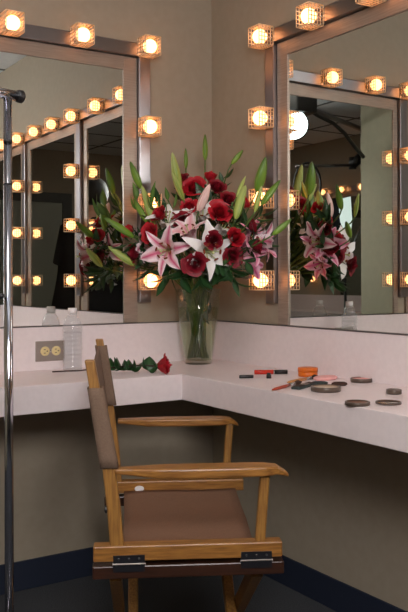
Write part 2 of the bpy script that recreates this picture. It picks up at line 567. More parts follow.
single('makeup_counter', fc, M['counter'], (XW + .2, -3.3, .66), 'grey-white counter along the far wall, seen deep in the right mirror', 'counter', smooth=False)
# rear wall framed doorway look
rd = MB()
door = struct('door_1', bx(((-1.62, YW + .0005, 0), (-0.86, YW + .03, 1.86))), mat('door_paint', srgb(150, 152, 138), 0.5), bevel=0.003)
fr = MB(); fr.box((-1.72, YW + .0005, 0), (-1.62, YW + .045, 1.96)); fr.box((-0.86, YW + .0005, 0), (-0.76, YW + .045, 1.96)); fr.box((-1.62, YW + .0005, 1.86), (-0.86, YW + .045, 1.96))
struct('trim_2', fr, mat('door_trim', srgb(66, 64, 58), 0.5))
for z, s in ((1.62, 'upper'), (1.34, 'middle'), (1.10, 'lowest')):
    fixture('B', 1.86, z, 'tiny lit caged bulb on the rear wall beside the door, %s one' % s, d=0.001, group='caged bulbs on the rear wall')

# ------------------------------------------------------------------ outlet plate
OC = Vector((-0.683, -0.0125, 0.813))
t = empty('power_outlet', OC, 'stainless double power outlet in the upstand below the left mirror', 'outlet')
pl = MB(); pl.box((OC.x - .054, OC.y - .004, OC.z - .035), (OC.x + .054, OC.y, OC.z + .035))
part('cover_plate', pl, M['steel'], t, smooth=False, bevel=0.002)
for s in (-1, 1):
    rc = MB(); rc.lathe([(0.0165, 0), (0.0165, 0.003), (0.0150, 0.0042), (0, 0.0042)], 24, Matrix.Translation((OC.x + s * .0205, OC.y - .004, OC.z)) @ Matrix.Rotation(PI / 2, 4, 'X'))
    q = part('receptacle', rc, M['cream'], t, smooth=False)
    sl = MB()
    for dz in (-.006, .006): sl.box((OC.x + s * .0205 - .006, OC.y - .0088, OC.z + dz - .0011), (OC.x + s * .0205 + .001, OC.y - .0083, OC.z + dz + .0011))
    sl.lathe([(.0024, 0), (0, 0.0005)], 10, Matrix.Translation((OC.x + s * .0205 + .007, OC.y - .0083, OC.z)) @ Matrix.Rotation(PI / 2, 4, 'X'))
    part('slots', sl, M['black'], q, smooth=False)
sc = MB(); sc.lathe([(.003, 0), (.002, .0012), (0, .0014)], 12, Matrix.Translation((OC.x, OC.y - .004, OC.z)) @ Matrix.Rotation(PI / 2, 4, 'X'))
part('screw', sc, M['silver'], t)

# ------------------------------------------------------------------ water bottle
BP = Vector((-0.637, -0.100, ZT))
t = empty('water_bottle', BP, 'clear ribbed plastic water bottle with white cap beside the outlet', 'bottle')
prof = [(0.0, 0.004), (0.022, 0.0), (0.030, 0.002), (0.0325, 0.008)]
z = 0.012
while z < 0.125:
    prof += [(0.0325, z), (0.0325, z + .009), (0.0300, z + .0125)]
    z += 0.0155
prof += [(0.0325, 0.132), (0.0335, 0.142), (0.0325, 0.150), (0.029, 0.166), (0.022, 0.182), (0.0145, 0.192), (0.0125, 0.196), (0.0125, 0.206)]
b = MB(); b.lathe(prof, 36, Matrix.Translation(BP))
part('bottle_shell', b, M['petglass'], t)
lb = MB(); lb.lathe([(0.0338, 0.122), (0.0338, 0.138)], 36, Matrix.Translation(BP))
lb2 = MB(); lb2.lathe([(0.0, 0.006), (0.029, 0.008), (0.0290, 0.10), (0.0290, 0.147), (0.0, 0.147)], 32, Matrix.Translation(BP))
part('water', lb2, M['bwater'], t)
cp = MB(); cp.lathe([(0.0155, 0.196), (0.0155, 0.214), (0.014, 0.216), (0, 0.216)], 28, Matrix.Translation(BP))
part('cap', cp, M['white'], t)
nk = MB(); nk.lathe([(0.0165, 0.191), (0.0165, 0.194), (0.012, 0.194), (0.012, 0.191)], 28, Matrix.Translation(BP), closed=True)
part('neck_ring', nk, M['white'], t)

# ------------------------------------------------------------------ leaves, petals, buds
def frame_from(dirv, roll=0.0):
    z = Vector(dirv).normalized()
    x = z.cross(Vector((0, 0, 1)))
    if x.length < 1e-3: x = Vector((1, 0, 0))
    x.normalize(); y = z.cross(x)
    c, s = math.cos(roll), math.sin(roll)
    x2 = x * c + y * s; y2 = z.cross(x2)
    m = Matrix((x2, y2, z)).transposed().to_4x4()
    return m


def leaf(mb, base, dirv, L, W, roll=0.0, curl=0.25, fold=0.18, nu=7, nv=4, mi=0, sharp=1.0):
    F = frame_from(dirv, roll)
    base = Vector(base)
    def fn(u, v):
        w = W * 0.5 * (math.sin(PI * min(1, u ** 0.8)) ** sharp) * (1 - 0.15 * u) + 0.0008
        x = (v * 2 - 1) * w
        y = -curl * L * u * u + fold * abs(x) * 1.6
        return base + F @ Vector((x, y, L * u * (1 - 0.12 * curl * u)))
    mb.grid(fn, nu, nv, mi)


def rose_mesh(name, m, seed, openness=0.6):
    """bloom about 1 unit wide, base at origin, opening towards +z"""
    rnd = random.Random(seed)
    mb = MB()
    n = 22
    for i in range(n):
        k = i / (n - 1)
        ang = i * R(137.5) + rnd.uniform(-.2, .2)
        rad = 0.04 + 0.38 * k
        H = 0.80 - 0.20 * k + rnd.uniform(-.03, .03)
        span = R(150 - 80 * k)
        flare = (0.02 + 0.33 * k * k * openness * 1.5)
        ph = rnd.uniform(0, 6)
        def fn(u, v, ang=ang, rad=rad, H=H, span=span, flare=flare, ph=ph, k=k):
            a = ang + (v - 0.5) * span * (0.55 + 0.6 * math.sin(PI * min(u * .62 + .12, 1)))
            e = abs(v - .5) * 2
            rr = rad * (0.25 + 0.75 * math.sin(PI / 2 * min(1, u * 1.55))) + flare * max(0, u - .55) ** 1.3 * 2.2
            if k < .6: rr *= 1 - .6 * (1 - k / .6) * u * u
            rr += 0.018 * math.sin(ph + 9 * v) * u
            z = H * u * (1 - 0.16 * e ** 2.2 * u)
            z -= 0.22 * k * openness * max(0, u - .72) ** 1.2 * 3 * (1 - .3 * e)
            return Vector((rr * math.cos(a), rr * math.sin(a), z + 0.02))
        mb.grid(fn, 7, 6)
    # calyx cup
    mb.lathe([(0.0, -0.10), (0.07, -0.08), (0.11, 0.0), (0.16, 0.07), (0.10, 0.10)], 10, mi=1)
    for i in range(5):
        a = 2 * PI * i / 5
        leaf(mb, (0.1 * math.cos(a), 0.1 * math.sin(a), 0.02), (math.cos(a), math.sin(a), -0.25), 0.34, 0.12, mi=1, curl=-.2, nu=4, nv=2)
    me = mb.mesh(name, [m, M['leaf']], True)
    return me


ROSE = [rose_mesh('rose_bloom_a', M['rose'], 1, .55), rose_mesh('rose_bloom_b', M['rose'], 2, .75), rose_mesh('rose_bloom_c', M['rosedark'], 3, .55), rose_mesh('rose_bloom_d', M['rosedark'], 4, .8), rose_mesh('rose_bloom_bud', M['rose'], 5, .15)]


def lily_mesh(name, m, seed, openness=0.8, narrow=1.0):
    """bloom of unit petal length opening to +z"""
    rnd = random.Random(seed)
    mb = MB()
    for i in range(6):
        inner = i % 2 == 0
        ang = i * PI / 3 + rnd.uniform(-.12, .12)
        W = (0.42 if inner else 0.29) * narrow * rnd.uniform(.9, 1.1)
        op = openness * rnd.uniform(.6, 1.15)
        rec = rnd.uniform(.2, 1.2)
        tw = rnd.uniform(-.45, .45)
        ca, sa = math.cos(ang), math.sin(ang)
        def fn(u, v, W=W, op=op, ca=ca, sa=sa, rec=rec, tw=tw, inner=inner):
            # centreline: goes up then out then recurves
            th = 0.12 + (PI * 0.42) * op * min(1, u * 1.5) + rec * max(0, u - .5) * 2.0
            n = 10; x = 0.03; z = 0
            for q in range(n):
                uu = u * (q + .5) / n
                t2 = 0.10 + (PI * 0.42) * op * min(1, uu * 1.5) + rec * max(0, uu - .5) * 2.4
                x += math.sin(t2) * u / n; z += math.cos(t2) * u / n
            w = W * 0.5 * (math.sin(PI * min(1, u ** 0.85 * .97 + .03)) ** .8) + .004
            s = (v * 2 - 1)
            ru = 0.045 * math.sin(u * 18 + s * 2 + ang) * abs(s) * (1 if inner else .3)
            lift = 0.22 * w * s * s + ru
            sx = s * w
            nx, nz = -math.cos(th), math.sin(th)   # petal inner normal
            X = x + nx * (lift); Z = z + nz * (lift)
            sx2 = sx * math.cos(tw * u); Z += sx * math.sin(tw * u)
            return Vector((X * ca - sx2 * sa, X * sa + sx2 * ca, Z))
        mb.grid(fn, 12, 6)
    for i in range(6):
        a = i * PI / 3 + .5
        r1, r2 = .06, .20
        p = [Vector((.02 * math.cos(a), .02 * math.sin(a), .02)), Vector((r1 * math.cos(a), r1 * math.sin(a), .3)), Vector((r2 * math.cos(a), r2 * math.sin(a), .58))]
        mb.tube(p, .010, 5, mi=1)
        tdir = Vector((-math.sin(a), math.cos(a), .2)).normalized()
        mb.tube([p[-1] - tdir * .06, p[-1] - tdir * .03, p[-1] + tdir * .03, p[-1] + tdir * .06], [.008, .024, .024, .008], 6, mi=2)
    mb.tube([(0, 0, 0), (.01, 0, .35), (.03, 0, .68)], .014, 6, mi=1)
    mb.lathe([(0, .67), (.035, .68), (.03, .72), (0, .73)], 8, Matrix.Translation((.03, 0, 0)), mi=1)
    return mb.mesh(name, [m, M['filament'], M['anther']], True)


LILY = {'pink': lily_mesh('lily_pink', M['lilypink'], 11, 0.86), 'rose': lily_mesh('lily_rose', M['lilyrose'], 12, 0.62),
        'white': lily_mesh('lily_white', M['lilywhite'], 13, 0.84), 'pale': lily_mesh('lily_pale', M['lilypale'], 14, 0.5), 'white2': lily_mesh('lily_white_b', M['lilywhite'], 17, 0.66)}


def bud_mesh(name, m):
    mb = MB()
    nu, nv = 14, 18
    def fn(u, v):
        a = 2 * PI * v
        r = 0.095 * (math.sin(PI * (0.06 + .9 * u ** .85)) ** .7) * (1 - .35 * u * .6)
        r *= 1 + 0.10 * math.cos(3 * a)
        if u > .985: r *= .15
        return Vector((r * math.cos(a), r * math.sin(a), u))
    vs = []; uv = []
    mb.grid(fn, nu, nv)
    # make the ribs carry the light colour: v repeats three times round the bud
    for fuv in mb.uv:
        for k in range(len(fuv)):
            u, v = fuv[k]
            fuv[k] = (u, (v * 3) % 1.0 if v < 1 else 0.0)
    me = mb.mesh(name, m, True)
    return me


BUD = {'g': bud_mesh('bud_green', M['budgreen']), 'y': bud_mesh('bud_light', M['budlight']), 'p': bud_mesh('bud_blush', M['budpink'])}


def place_bloom(name, me, parent, pos, dirv, size, roll=0.0):
    o = bpy.data.objects.new(name, me)
    COL.objects.link(o)
    o.parent = parent
    Fm = frame_from(dirv, roll)
    o.matrix_basis = Matrix.Translation(Vector(pos) - parent.location) @ Fm @ Matrix.Diagonal((*size, 1))
    return o


# ------------------------------------------------------------------ vase
VP = Vector((-0.150, -0.132, ZT))
t = empty('flower_vase', VP, 'tall tapered clear glass vase in the counter corner holding the flowers', 'vase')
VH, VR0, VR1 = 0.276, 0.051, 0.087
rad = lambda z: VR0 + (VR1 - VR0) * (z / VH) ** 0.9
vp = [(0, 0.0), (VR0 - .003, 0.0), (VR0, 0.003), (rad(.03), 0.03), (rad(.1), .1), (rad(.18), .18), (VR1, VH), (VR1 - .004, VH), (rad(.18) - .004, .18), (rad(.1) - .004, .1), (rad(.02) - .004, .018), (VR0 - .012, 0.0135), (0, 0.013)]
mb = MB(); mb.lathe(vp, 48, Matrix.Translation(VP))
part('glass_body', mb, M['glass'], t)
mb = MB(); mb.lathe([(0, .0145), (rad(.016) - .006, .0145), (rad(.1) - .0055, .1), (rad(.21) - .0055, .208), (0, .208)], 40, Matrix.Translation(VP))
part('water', mb, M['water'], t)

STEM_I = [0]


def stem_pts(head, dirv, wet=True):
    """from flower base back into the vase neck, crossing to the opposite side of the bottom"""
    i = STEM_I[0]; STEM_I[0] += 1
    head = Vector(head)
    hv = Vector((head.x - VP.x, head.y - VP.y, 0))
    a = math.atan2(hv.y, hv.x) + random.uniform(-.35, .35)
    k = min(1, hv.length / 0.2)
    rn = 0.066 * (0.45 + .5 * k) * random.uniform(.85, 1.05)
    neck = VP + Vector((rn * math.cos(a), rn * math.sin(a), VH + .006))
    rb = 0.041 * random.uniform(.5, 1.0)
    a2 = a + PI + random.uniform(-1.5, 1.5)
    bot = VP + Vector((rb * math.cos(a2), rb * math.sin(a2), 0.02))
    mid = neck.lerp(head, .45) + Vector((0, 0, 0.05 * k)) - Vector(dirv).normalized() * 0.02
    pre = head - Vector(dirv).normalized() * min(0.04, (head - neck).length * .25)
    pts = [bot, neck]
    for q in range(1, 7):
        u = q / 7
        p = neck * (1 - u) ** 3 + mid * 3 * u * (1 - u) ** 2 + pre * 3 * u * u * (1 - u) + head * u ** 3
        pts.append(p)
    pts.append(head)
    return pts


def clampwall(p, m=0.02):
    return Vector((min(p.x, -m), min(p.y, -m), p.z))


vl = MB()
rv = random.Random(5)
for q in range(16):
    a = rv.uniform(0, 2 * PI); r_ = rv.uniform(.01, .045); z = rv.uniform(.15, .26)
    leaf(vl, VP + Vector((r_ * math.cos(a), r_ * math.sin(a), z)), (math.cos(a) * .25, math.sin(a) * .25, rv.uniform(-1, 1)), .05, .022, rv.uniform(-1, 1), curl=.1)
vf = bpy.data.objects['flower_vase']
single('stem_leaves', vl, M['leaf'], VP + Vector((0, 0, .15)), 'dark green leaves pressed inside the upper part of the glass vase', 'leaves')

GR = 'red roses in the vase'
def rose(px, py, d, size_px, kind, label, dirpx=(0, -1), toward=0.5, roll=0.0):
    sz = size_px * d / FPX
    dv = RT * dirpx[0] - UP * dirpx[1] - FW * toward
    dv.normalize()
    c = clampwall(at(px, py, d), .03 + sz * .4)
    base = c - dv * sz * 0.42
    t = empty('rose', base, label, 'rose', GR)
    place_bloom('bloom', ROSE[kind], t, base, dv, (sz, sz, sz * 0.95), roll)
    sp = stem_pts(base, dv)
    mb = MB(); mb.tube(sp, .0026, 6)
    part('stem', mb, M['stemwet'], t)
    mb = MB()
    rnd = random.Random(int(px * 7 + py))
    for q in range(4):
        p = sp[-2 - (q % 2)].lerp(sp[-1], .3 * q / 3)
        a = rnd.uniform(0, 2 * PI)
        dd = Vector((math.cos(a), math.sin(a), rnd.uniform(-.1, .6)))
        leaf(mb, p, dd, rnd.uniform(.035, .055), rnd.uniform(.02, .03), rnd.uniform(-1, 1))
    keep_inside(mb)
    part('leaves', mb, M['leaf'], t)


def keep_inside(mb, m=0.008):
    for v in mb.v:
        if v.x > -m: v.x = -m - (v.x + m) * 0.02
        if v.y > -m: v.y = -m - (v.y + m) * 0.02
# ------------------------------------------------------------------ roses
roses = [
    (194, 187, 2.93, 20, 1, 'wide bright red rose near the top centre of the bouquet', (-.1, -.5), .8),
    (211, 176, 2.95, 15, 4, 'half-open upright red rose, the topmost one in the bouquet', (.15, -1), .25),
    (218, 187, 2.90, 17, 2, 'dark red rose just right of the topmost rose', (.3, -.6), .7),
    (229.5, 199, 2.84, 16, 3, 'deep red rose left of the pale green bud on the right', (.4, -.5), .7),
    (159, 214, 2.82, 17, 0, 'red rose at upper left, touching the tall lily buds', (-.7, -.6), .6),
    (189, 207, 2.88, 16, 1, 'red rose directly left of the blush lily bud', (-.1, -.5), .9),
    (181, 221, 2.82, 17, 2, 'red rose under the left of the blush bud, above the pink lily', (-.3, -.3), .9),
    (220, 212, 2.76, 20, 1, 'bright red rose right of centre with folded petals', (.2, -.4), .9),
    (150, 233, 2.80, 18, 1, 'round red rose at the far left of the bouquet front', (-.7, -.2), .8),
    (195, 264, 2.68, 20, 3, 'large dark red rose low in the centre under the white lily', (-.05, .25), 1.0),
    (214, 240, 2.70, 17, 2, 'dark red rose sitting inside the white lily petals', (.1, -.1), 1.0),
    (236, 237, 2.70, 17, 0, 'red rose half hidden left of the rose-pink lily', (.3, -.2), .8),
    (233, 256, 2.70, 17, 3, 'dark red rose low on the right beside the white petal', (.3, .2), .9),
    (183, 178, 2.96, 14, 2, 'small dark red rose behind the tall central buds', (-.2, -.8), .4),
    (133, 253, 2.88, 17, 2, 'dark red rose at the lower left edge by the mirror frame', (-1, .1), .4),
    (258, 246, 2.70, 15, 2, 'dark red rose tucked behind the rose-pink lily at right', (.9, -.1), .3),
    (245, 203, 2.76, 14, 0, 'red rose on the right side facing the right mirror', (1.0, -.5), -.3),
    (128, 232, 2.88, 15, 0, 'red rose on the left side facing the left mirror', (-.8, -.4), -.5),
    (252, 226, 2.73, 14, 3, 'deep red rose at right turned towards the right mirror', (1.0, -.2), -.3),
]
for i, (px, py, d, s, k, lbl, dp, tw) in enumerate(roses):
    rose(px, py, d, s * 0.98, k, lbl, dp, tw, i * .7)

GLY = 'open lilies in the vase'
def lily(px, py, d, size_px, kind, label, dirpx, toward, roll=0.0, name='lily'):
    sz = size_px * d / FPX
    dv = (RT * dirpx[0] - UP * dirpx[1] - FW * toward).normalized()
    c = clampwall(at(px, py, d), .06)
    base = c - dv * sz * 0.30
    t = empty(name, base, label, 'lily', GLY)
    o = place_bloom('bloom', LILY[kind], t, base, dv, (sz, sz, sz), roll)
    sp = stem_pts(base, dv)
    mb = MB(); mb.tube(sp, .0032, 6)
    part('stem', mb, M['stemwet'], t)

lily(167, 250, 2.76, 38, 'pink', 'open pink lily with white petal edges at lower left of the bouquet', (-.30, .1), 1.0, .3)
lily(208, 251, 2.73, 43, 'white', 'large open white lily at the centre front of the bouquet', (.35, .1), .9, .55)
lily(248, 247, 2.75, 42, 'rose', 'rose-pink lily opening to the right edge of the bouquet', (.75, -.45), .6, .1)
lily(190, 236, 2.78, 34, 'pale', 'pale pink half-open lily above the low dark rose', (-.2, -.9), .7, .5)
lily(168, 224, 2.85, 36, 'white2', 'white lily behind the pink one at upper left', (.2, -.9), .5, 1.2)
lily(221, 232, 2.80, 34, 'white2', 'white lily behind the folded red rose, right of centre', (.6, -.8), .3, .4)
lily(203, 218, 2.88, 30, 'white2', 'white lily mostly hidden behind the blush bud', (.0, -.7), .7, .9)
lily(146, 245, 2.90, 26, 'pink', 'pink lily turned towards the left mirror', (-.9, .2), -.1, .8)
lily(260, 240, 2.74, 32, 'pink', 'pink lily on the right side turned towards the right mirror', (.9, .0), -.35, .2)
lily(250, 262, 2.74, 28, 'rose', 'rose-pink lily hanging low on the right towards the mirror', (.9, .35), -.3, 1.0)

# ------------------------------------------------------------------ lily buds
GB = 'lily buds in the vase'
def bud(p0, p1, d0, d1, kind, label, fat=1.0, leafy=0):
    a = clampwall(at(p0[0], p0[1], d0), .02)
    b = clampwall(at(p1[0], p1[1], d1), .015)
    dv = (b - a); L = dv.length
    t = empty('lily_bud', a, label, 'flower bud', GB)
    place_bloom('bud', BUD[kind], t, a, dv, (L * fat, L * fat, L), random.uniform(0, 2))
    sp = stem_pts(a, dv)
    mb = MB(); mb.tube(sp, .0026, 6)
    part('stem', mb, M['stem'], t)

bud((205.5, 160), (205.5, 134), 2.97, 2.97, 'g', 'small upright green bud, the highest point of the bouquet', 1.2)
bud((186.3, 168), (186, 148), 3.0, 3.0, 'g', 'slim upright green bud left of the highest one', 1.2)
bud((180, 192), (172.5, 152), 2.92, 2.90, 'y', 'tall pale green bud rising over the bright red rose', 1.25)
bud((184, 200), (172, 172), 2.88, 2.84, 'y', 'pale green bud in front of the tallest pale one', 1.1)
bud((232, 164), (243.5, 150), 2.90, 2.90, 'g', 'green bud nodding right on a thin curved stem', 1.7)
bud((257, 191), (266, 157), 2.78, 2.76, 'g', 'tall green bud close to the right mirror post', 1.75)
bud((236, 219), (246, 185), 2.74, 2.76, 'y', 'yellow-green bud in front of the deep red rose at right', 1.55)
bud((237, 197), (246, 176), 2.80, 2.82, 'y', 'thin yellow-green bud behind the broad one at right', 1.0)
bud((273, 235), (292, 219), 2.62, 2.62, 'g', 'green bud pointing right across the right mirror frame', 1.45)
bud((141.5, 188), (130.5, 161), 2.93, 2.92, 'g', 'green bud with sharp tip over the left mirror frame', 1.5)
bud((154, 225), (142, 185), 2.86, 2.88, 'y', 'long pale green bud leaning left over the chrome strip', 1.1)
bud((147.5, 222), (133.5, 198), 2.88, 2.89, 'g', 'broad green bud beside the left mirror frame edge', 1.3)
bud((133.5, 237), (104, 217), 2.87, 2.84, 'g', 'long green bud reaching furthest left, across the mirror frame', 1.2)
bud((134, 265), (108, 246), 2.89, 2.88, 'y', 'lowest long pale bud reaching left across the frame', 1.4)
bud((198.5, 211), (210, 184), 2.76, 2.76, 'p', 'blush white lily bud standing at the bouquet centre', 1.8)
bud((262, 205), (281, 180), 2.66, 2.66, 'g', 'green bud leaning right beside the caged bulb', 1.3)
bud((255, 212), (262, 186), 2.62, 2.60, 'y', 'pale bud over the right mirror post', 1.1)

# ------------------------------------------------------------------ foliage sprigs
GF = 'dark leaf sprigs in the vase'
def sprig(px, py, d, dp, toward, n, Lf, Wf, label, mt='leaf', spread=.07):
    dv = (RT * dp[0] - UP * dp[1] - FW * toward).normalized()
    head = clampwall(at(px, py, d), .03)
    t = empty('leaf_sprig', head, label, 'foliage', GF)
    sp = stem_pts(head, dv)
    mb = MB(); mb.tube(sp, .0022, 5)
    part('stem', mb, M['stem'], t)
    mb = MB()
    rnd = random.Random(int(px * 13 + py * 3))
    for q in range(n):
        u = q / max(1, n - 1)
        p = head - dv * spread * (1 - u)
        side = 1 if q % 2 else -1
        sd = dv.cross(FW).normalized() * side
        dd = (dv * (0.5 + u) + sd * (1.1 - .5 * u) + Vector((rnd.uniform(-.5, .5), rnd.uniform(-.5, .5), rnd.uniform(-.5, .3))))
        leaf(mb, p, dd, Lf * rnd.uniform(.8, 1.2), Wf * rnd.uniform(.8, 1.2), rnd.uniform(-.8, .8), curl=rnd.uniform(.1, .5))
    keep_inside(mb)
    part('leaves', mb, M[mt], t)

sprigs = [
    (150, 268, 2.88, (-.9, .5), .2, 8, .075, .026, 'leafy sprig hanging low on the left over the vase rim'),
    (165, 278, 2.80, (-.5, .8), .4, 8, .075, .028, 'dark leaves drooping over the left of the vase mouth'),
    (182, 276, 2.76, (-.2, .8), .6, 8, .075, .030, 'dark leaves directly over the vase mouth, left of middle'),
    (200, 280, 2.74, (.1, .8), .6, 8, .075, .030, 'dark leaves directly over the vase mouth, middle'),
    (218, 276, 2.74, (.4, .7), .5, 8, .075, .030, 'dark leaves drooping over the right of the vase mouth'),
    (232, 272, 2.72, (.7, .7), .3, 8, .075, .028, 'leafy sprig hanging low on the right below the dark rose'),
    (140, 258, 2.89, (-1, .3), .0, 7, .07, .024, 'dark sprig reaching left under the lowest bud'),
    (236, 282, 2.72, (.5, 1), .1, 6, .07, .022, 'pointed leaves hanging furthest down on the right'),
    (155, 200, 2.92, (-.6, -.7), .1, 8, .055, .02, 'thin dark sprig behind the upper left rose'),
    (170, 236, 2.88, (-.4, -.2), .5, 8, .06, .03, 'dark leaves in the gap above the pink lily'),
    (200, 222, 2.90, (0, -.3), .7, 8, .065, .034, 'broad dark leaves below the blush bud'),
    (206, 200, 2.92, (.1, -.6), .5, 8, .06, .03, 'dark leaves behind the blush bud'),
    (222, 230, 2.84, (.2, -.2), .6, 8, .06, .03, 'dark leaves between the folded rose and the white lily'),
    (240, 222, 2.80, (.6, -.3), .3, 8, .06, .028, 'dark leaves around the red roses on the right'),
    (258, 232, 2.74, (.9, -.1), .1, 8, .065, .024, 'long dark leaves at the right by the mirror post'),
    (262, 215, 2.72, (.9, -.5), .0, 7, .07, .022, 'dark leaves beside the caged bulb on the right post'),
    (140, 240, 2.89, (-.9, .0), .0, 8, .065, .024, 'dark leaves around the far left rose'),
    (128, 243, 2.88, (-1, .1), -.2, 6, .065, .022, 'narrow dark leaves over the left mirror frame'),
    (182, 196, 2.94, (-.2, -.7), .3, 7, .05, .022, 'small dark leaves between the two central red roses'),
    (224, 178, 2.94, (.4, -.9), .1, 5, .045, .018, 'small leaves under the nodding green bud'),
    (175, 262, 2.78, (-.3, .5), .6, 8, .06, .03, 'dark leaves under the pink lily'),
    (215, 264, 2.76, (.2, .5), .6, 8, .06, .03, 'dark leaves under the white lily'),
    (246, 262, 2.70, (.8, .5), .2, 7, .065, .024, 'dark leaves under the rose-pink lily'),
    (190, 250, 2.86, (0, 0), 1, 9, .06, .034, 'dark leaves deep in the heart of the bouquet'),
    (228, 212, 2.88, (.3, -.6), .4, 8, .055, .028, 'dark leaves behind the deep red rose at upper right'),
    (160, 246, 2.86, (-.6, .2), .4, 8, .06, .028, 'dark leaves left of the pink lily'),
    (268, 243, 2.72, (1, .0), -.2, 6, .06, .022, 'dark leaves nearest the right mirror'),
    (225, 255, 2.90, (.6, .3), -.3, 9, .07, .034, 'dark leaves on the side of the bouquet facing the right mirror, low'),
    (235, 225, 2.88, (.7, -.1), -.3, 9, .07, .034, 'dark leaves on the side facing the right mirror, upper'),
    (170, 240, 2.94, (-.6, .1), -.3, 9, .07, .034, 'dark leaves on the side of the bouquet facing the left mirror'),
    (208, 272, 2.84, (.2, .6), .2, 9, .07, .034, 'dark leaves packed into the vase mouth'),
]
for s_ in sprigs: sprig(*s_)
for s_ in [(136, 200, 2.90, (-.3, -1), .0, 3, .07, .026, 'lighter lily leaves rising at the far left edge', 'leaflight'),
           (152, 205, 2.84, (-.4, -.8), .1, 5, .075, .02, 'lighter long leaves between the left lily buds', 'leaflight'),
           (240, 208, 2.80, (.4, -.8), .1, 5, .06, .018, 'lighter long leaves behind the yellow-green bud', 'leaflight'),
           (168, 200, 2.90, (-.4, -.6), .2, 5, .055, .016, 'lighter thin leaves left of the bright red rose', 'leaflight')]:
    sprig(*s_)

# ------------------------------------------------------------------ single rose lying on the counter
hd = onz(164, 373.5, ZT) + Vector((0, 0, .024))
tl = onz(52, 373, ZT) + Vector((0, 0, .006))
tl.y = min(tl.y, -0.03)
ax = (hd - tl); ax.z = 0; ax.normalize()
t = empty('rose', Vector((hd.x, hd.y, ZT)), 'single cut red rose lying on the counter left of the vase', 'rose')
place_bloom('bloom', ROSE[1], t, hd - ax * .026, ax + Vector((0, 0, .12)), (.060, .060, .064), .4)
pts = [tl, tl.lerp(hd, .25) + Vector((0, 0, .0)), tl.lerp(hd, .5) + Vector((0, 0, .004)), tl.lerp(hd, .8) + Vector((0, 0, .008)), hd - ax * .026]
mb = MB(); mb.tube(pts, .0024, 8)
part('stem', mb, mat('dry_stem', srgb(58, 40, 30), .6), t)
for px, w in ((113, 0), (131, 1), (148, 2), (122, 3)):
    mb = MB()
    c = onz(px, 373.5, ZT); u = (c - tl).dot(ax); c = tl + ax * u + Vector((0, 0, .004))
    c.z = ZT + .010
    rnd = random.Random(w + 3)
    for q in range(3):
        a = [2.3, 1.2, .4, -1.2][q] + rnd.uniform(-.3, .3)
        dd = ax * math.cos(a) + Vector((ax.y, -ax.x, 0)) * (-math.sin(a)) * .3 + Vector((0, 0, (1.0, 1.2, .35, .1)[q]))
        leaf(mb, c, dd, .044 * rnd.uniform(.85, 1.15), .050, rnd.uniform(-.4, .4), fold=.12, nu=7, nv=6, sharp=.75)
    for v in mb.v: v.z = max(v.z, ZT + .001)
    part('leaf', mb, M['leaf'], t)

# ------------------------------------------------------------------ make-up on the right counter
def lying(pa, pb, r, z=ZT):
    a = onz(*pa, z); b = onz(*pb, z)
    a.z = b.z = z + r
    return a, b

# lip gloss tube with its black cap
a, b = lying((254, 374.5), (287, 374.3), .0072)
m1 = a.lerp(b, .57); m2 = a.lerp(b, .61)
t = empty('lip_gloss_tube', Vector((a.x, a.y, ZT)), 'glossy red lip gloss tube with a black cap lying beyond the small black pieces', 'lip gloss')
mb = MB(); mb.tube([a, a.lerp(b, .01), m1], [.006, .0072, .0072], 16); part('tube_body', mb, M['redplastic'], t)
mb = MB(); mb.tube([m1, m2], .0062, 16); part('collar', mb, M['silver'], t)
mb = MB(); mb.tube([m2, b], .0070, 16); part('cap', mb, M['black'], t)
a, b = lying((239, 378.5), (253, 378.2), .0052)
mb = MB(); mb.tube([a, a.lerp(b, .03), a.lerp(b, .97), b], [.0045, .0052, .0052, .0045], 16)
single('lipstick_cap', mb, M['black'], Vector((a.x, a.y, ZT)), 'short black cap lying alone at the left of the make-up', 'cap')
c = onz(268.5, 378.5, ZT)
mb = MB(); mb.lathe([(.0078, 0), (.0078, .010), (.0062, .011), (.0062, .0165), (0, .017)], 20, Matrix.Translation(c))
single('small_pot', mb, M['black'], c, 'tiny black pot standing in front of the red tube', 'pot')
# orange jar
c = onz(307.5, 376.5, ZT)
t = empty('orange_jar', c, 'round flat orange jar with a lid on the right counter', 'jar')
mb = MB(); mb.lathe([(.029, 0), (.031, .002), (.031, .016), (0, .016)], 36, Matrix.Translation(c)); part('jar_body', mb, M['orange'], t)
mb = MB(); mb.lathe([(.0322, .016), (.0322, .026), (.0305, .028), (0, .028)], 36, Matrix.Translation(c)); part('lid', mb, M['orange'], t)
# pale pink tissue box lid / puff
c = onz(325, 380, ZT)
mb = MB()
def puff(u, v):
    a = 2 * PI * v
    return c + Vector((.044 * u * math.cos(a) * 1.0, .028 * u * math.sin(a), .012 * (1 - u ** 4) + .0006 * math.sin(9 * a) * u))
mb.lathe([(0, 0), (.038, 0), (.044, .003), (.043, .008), (.036, .011), (0, .013)], 30, Matrix.Translation(c) @ Matrix.Diagonal((1.0, .6, 1, 1)))
single('powder_puff', mb, M['pinkpow'], c, 'flat pale pink powder puff next to the orange jar', 'powder puff')


def compact(px, py, r, h, label, shell, fill, openr=False):
    c = onz(px, py, ZT)
    t = empty('powder_compact', c, label, 'compact')
    mb = MB(); mb.lathe([(r * .95, 0), (r, .002), (r, h - .001), (r * .97, h), (r * .86, h), (r * .85, h - .003), (0, h - .003)], 36, Matrix.Translation(c))
    part('case', mb, shell, t)
    mb = MB(); mb.lathe([(r * .845, h - .0028), (r * .845, h - .0012), (0, h - .0008)], 36, Matrix.Translation(c))
    part('powder', mb, fill, t)

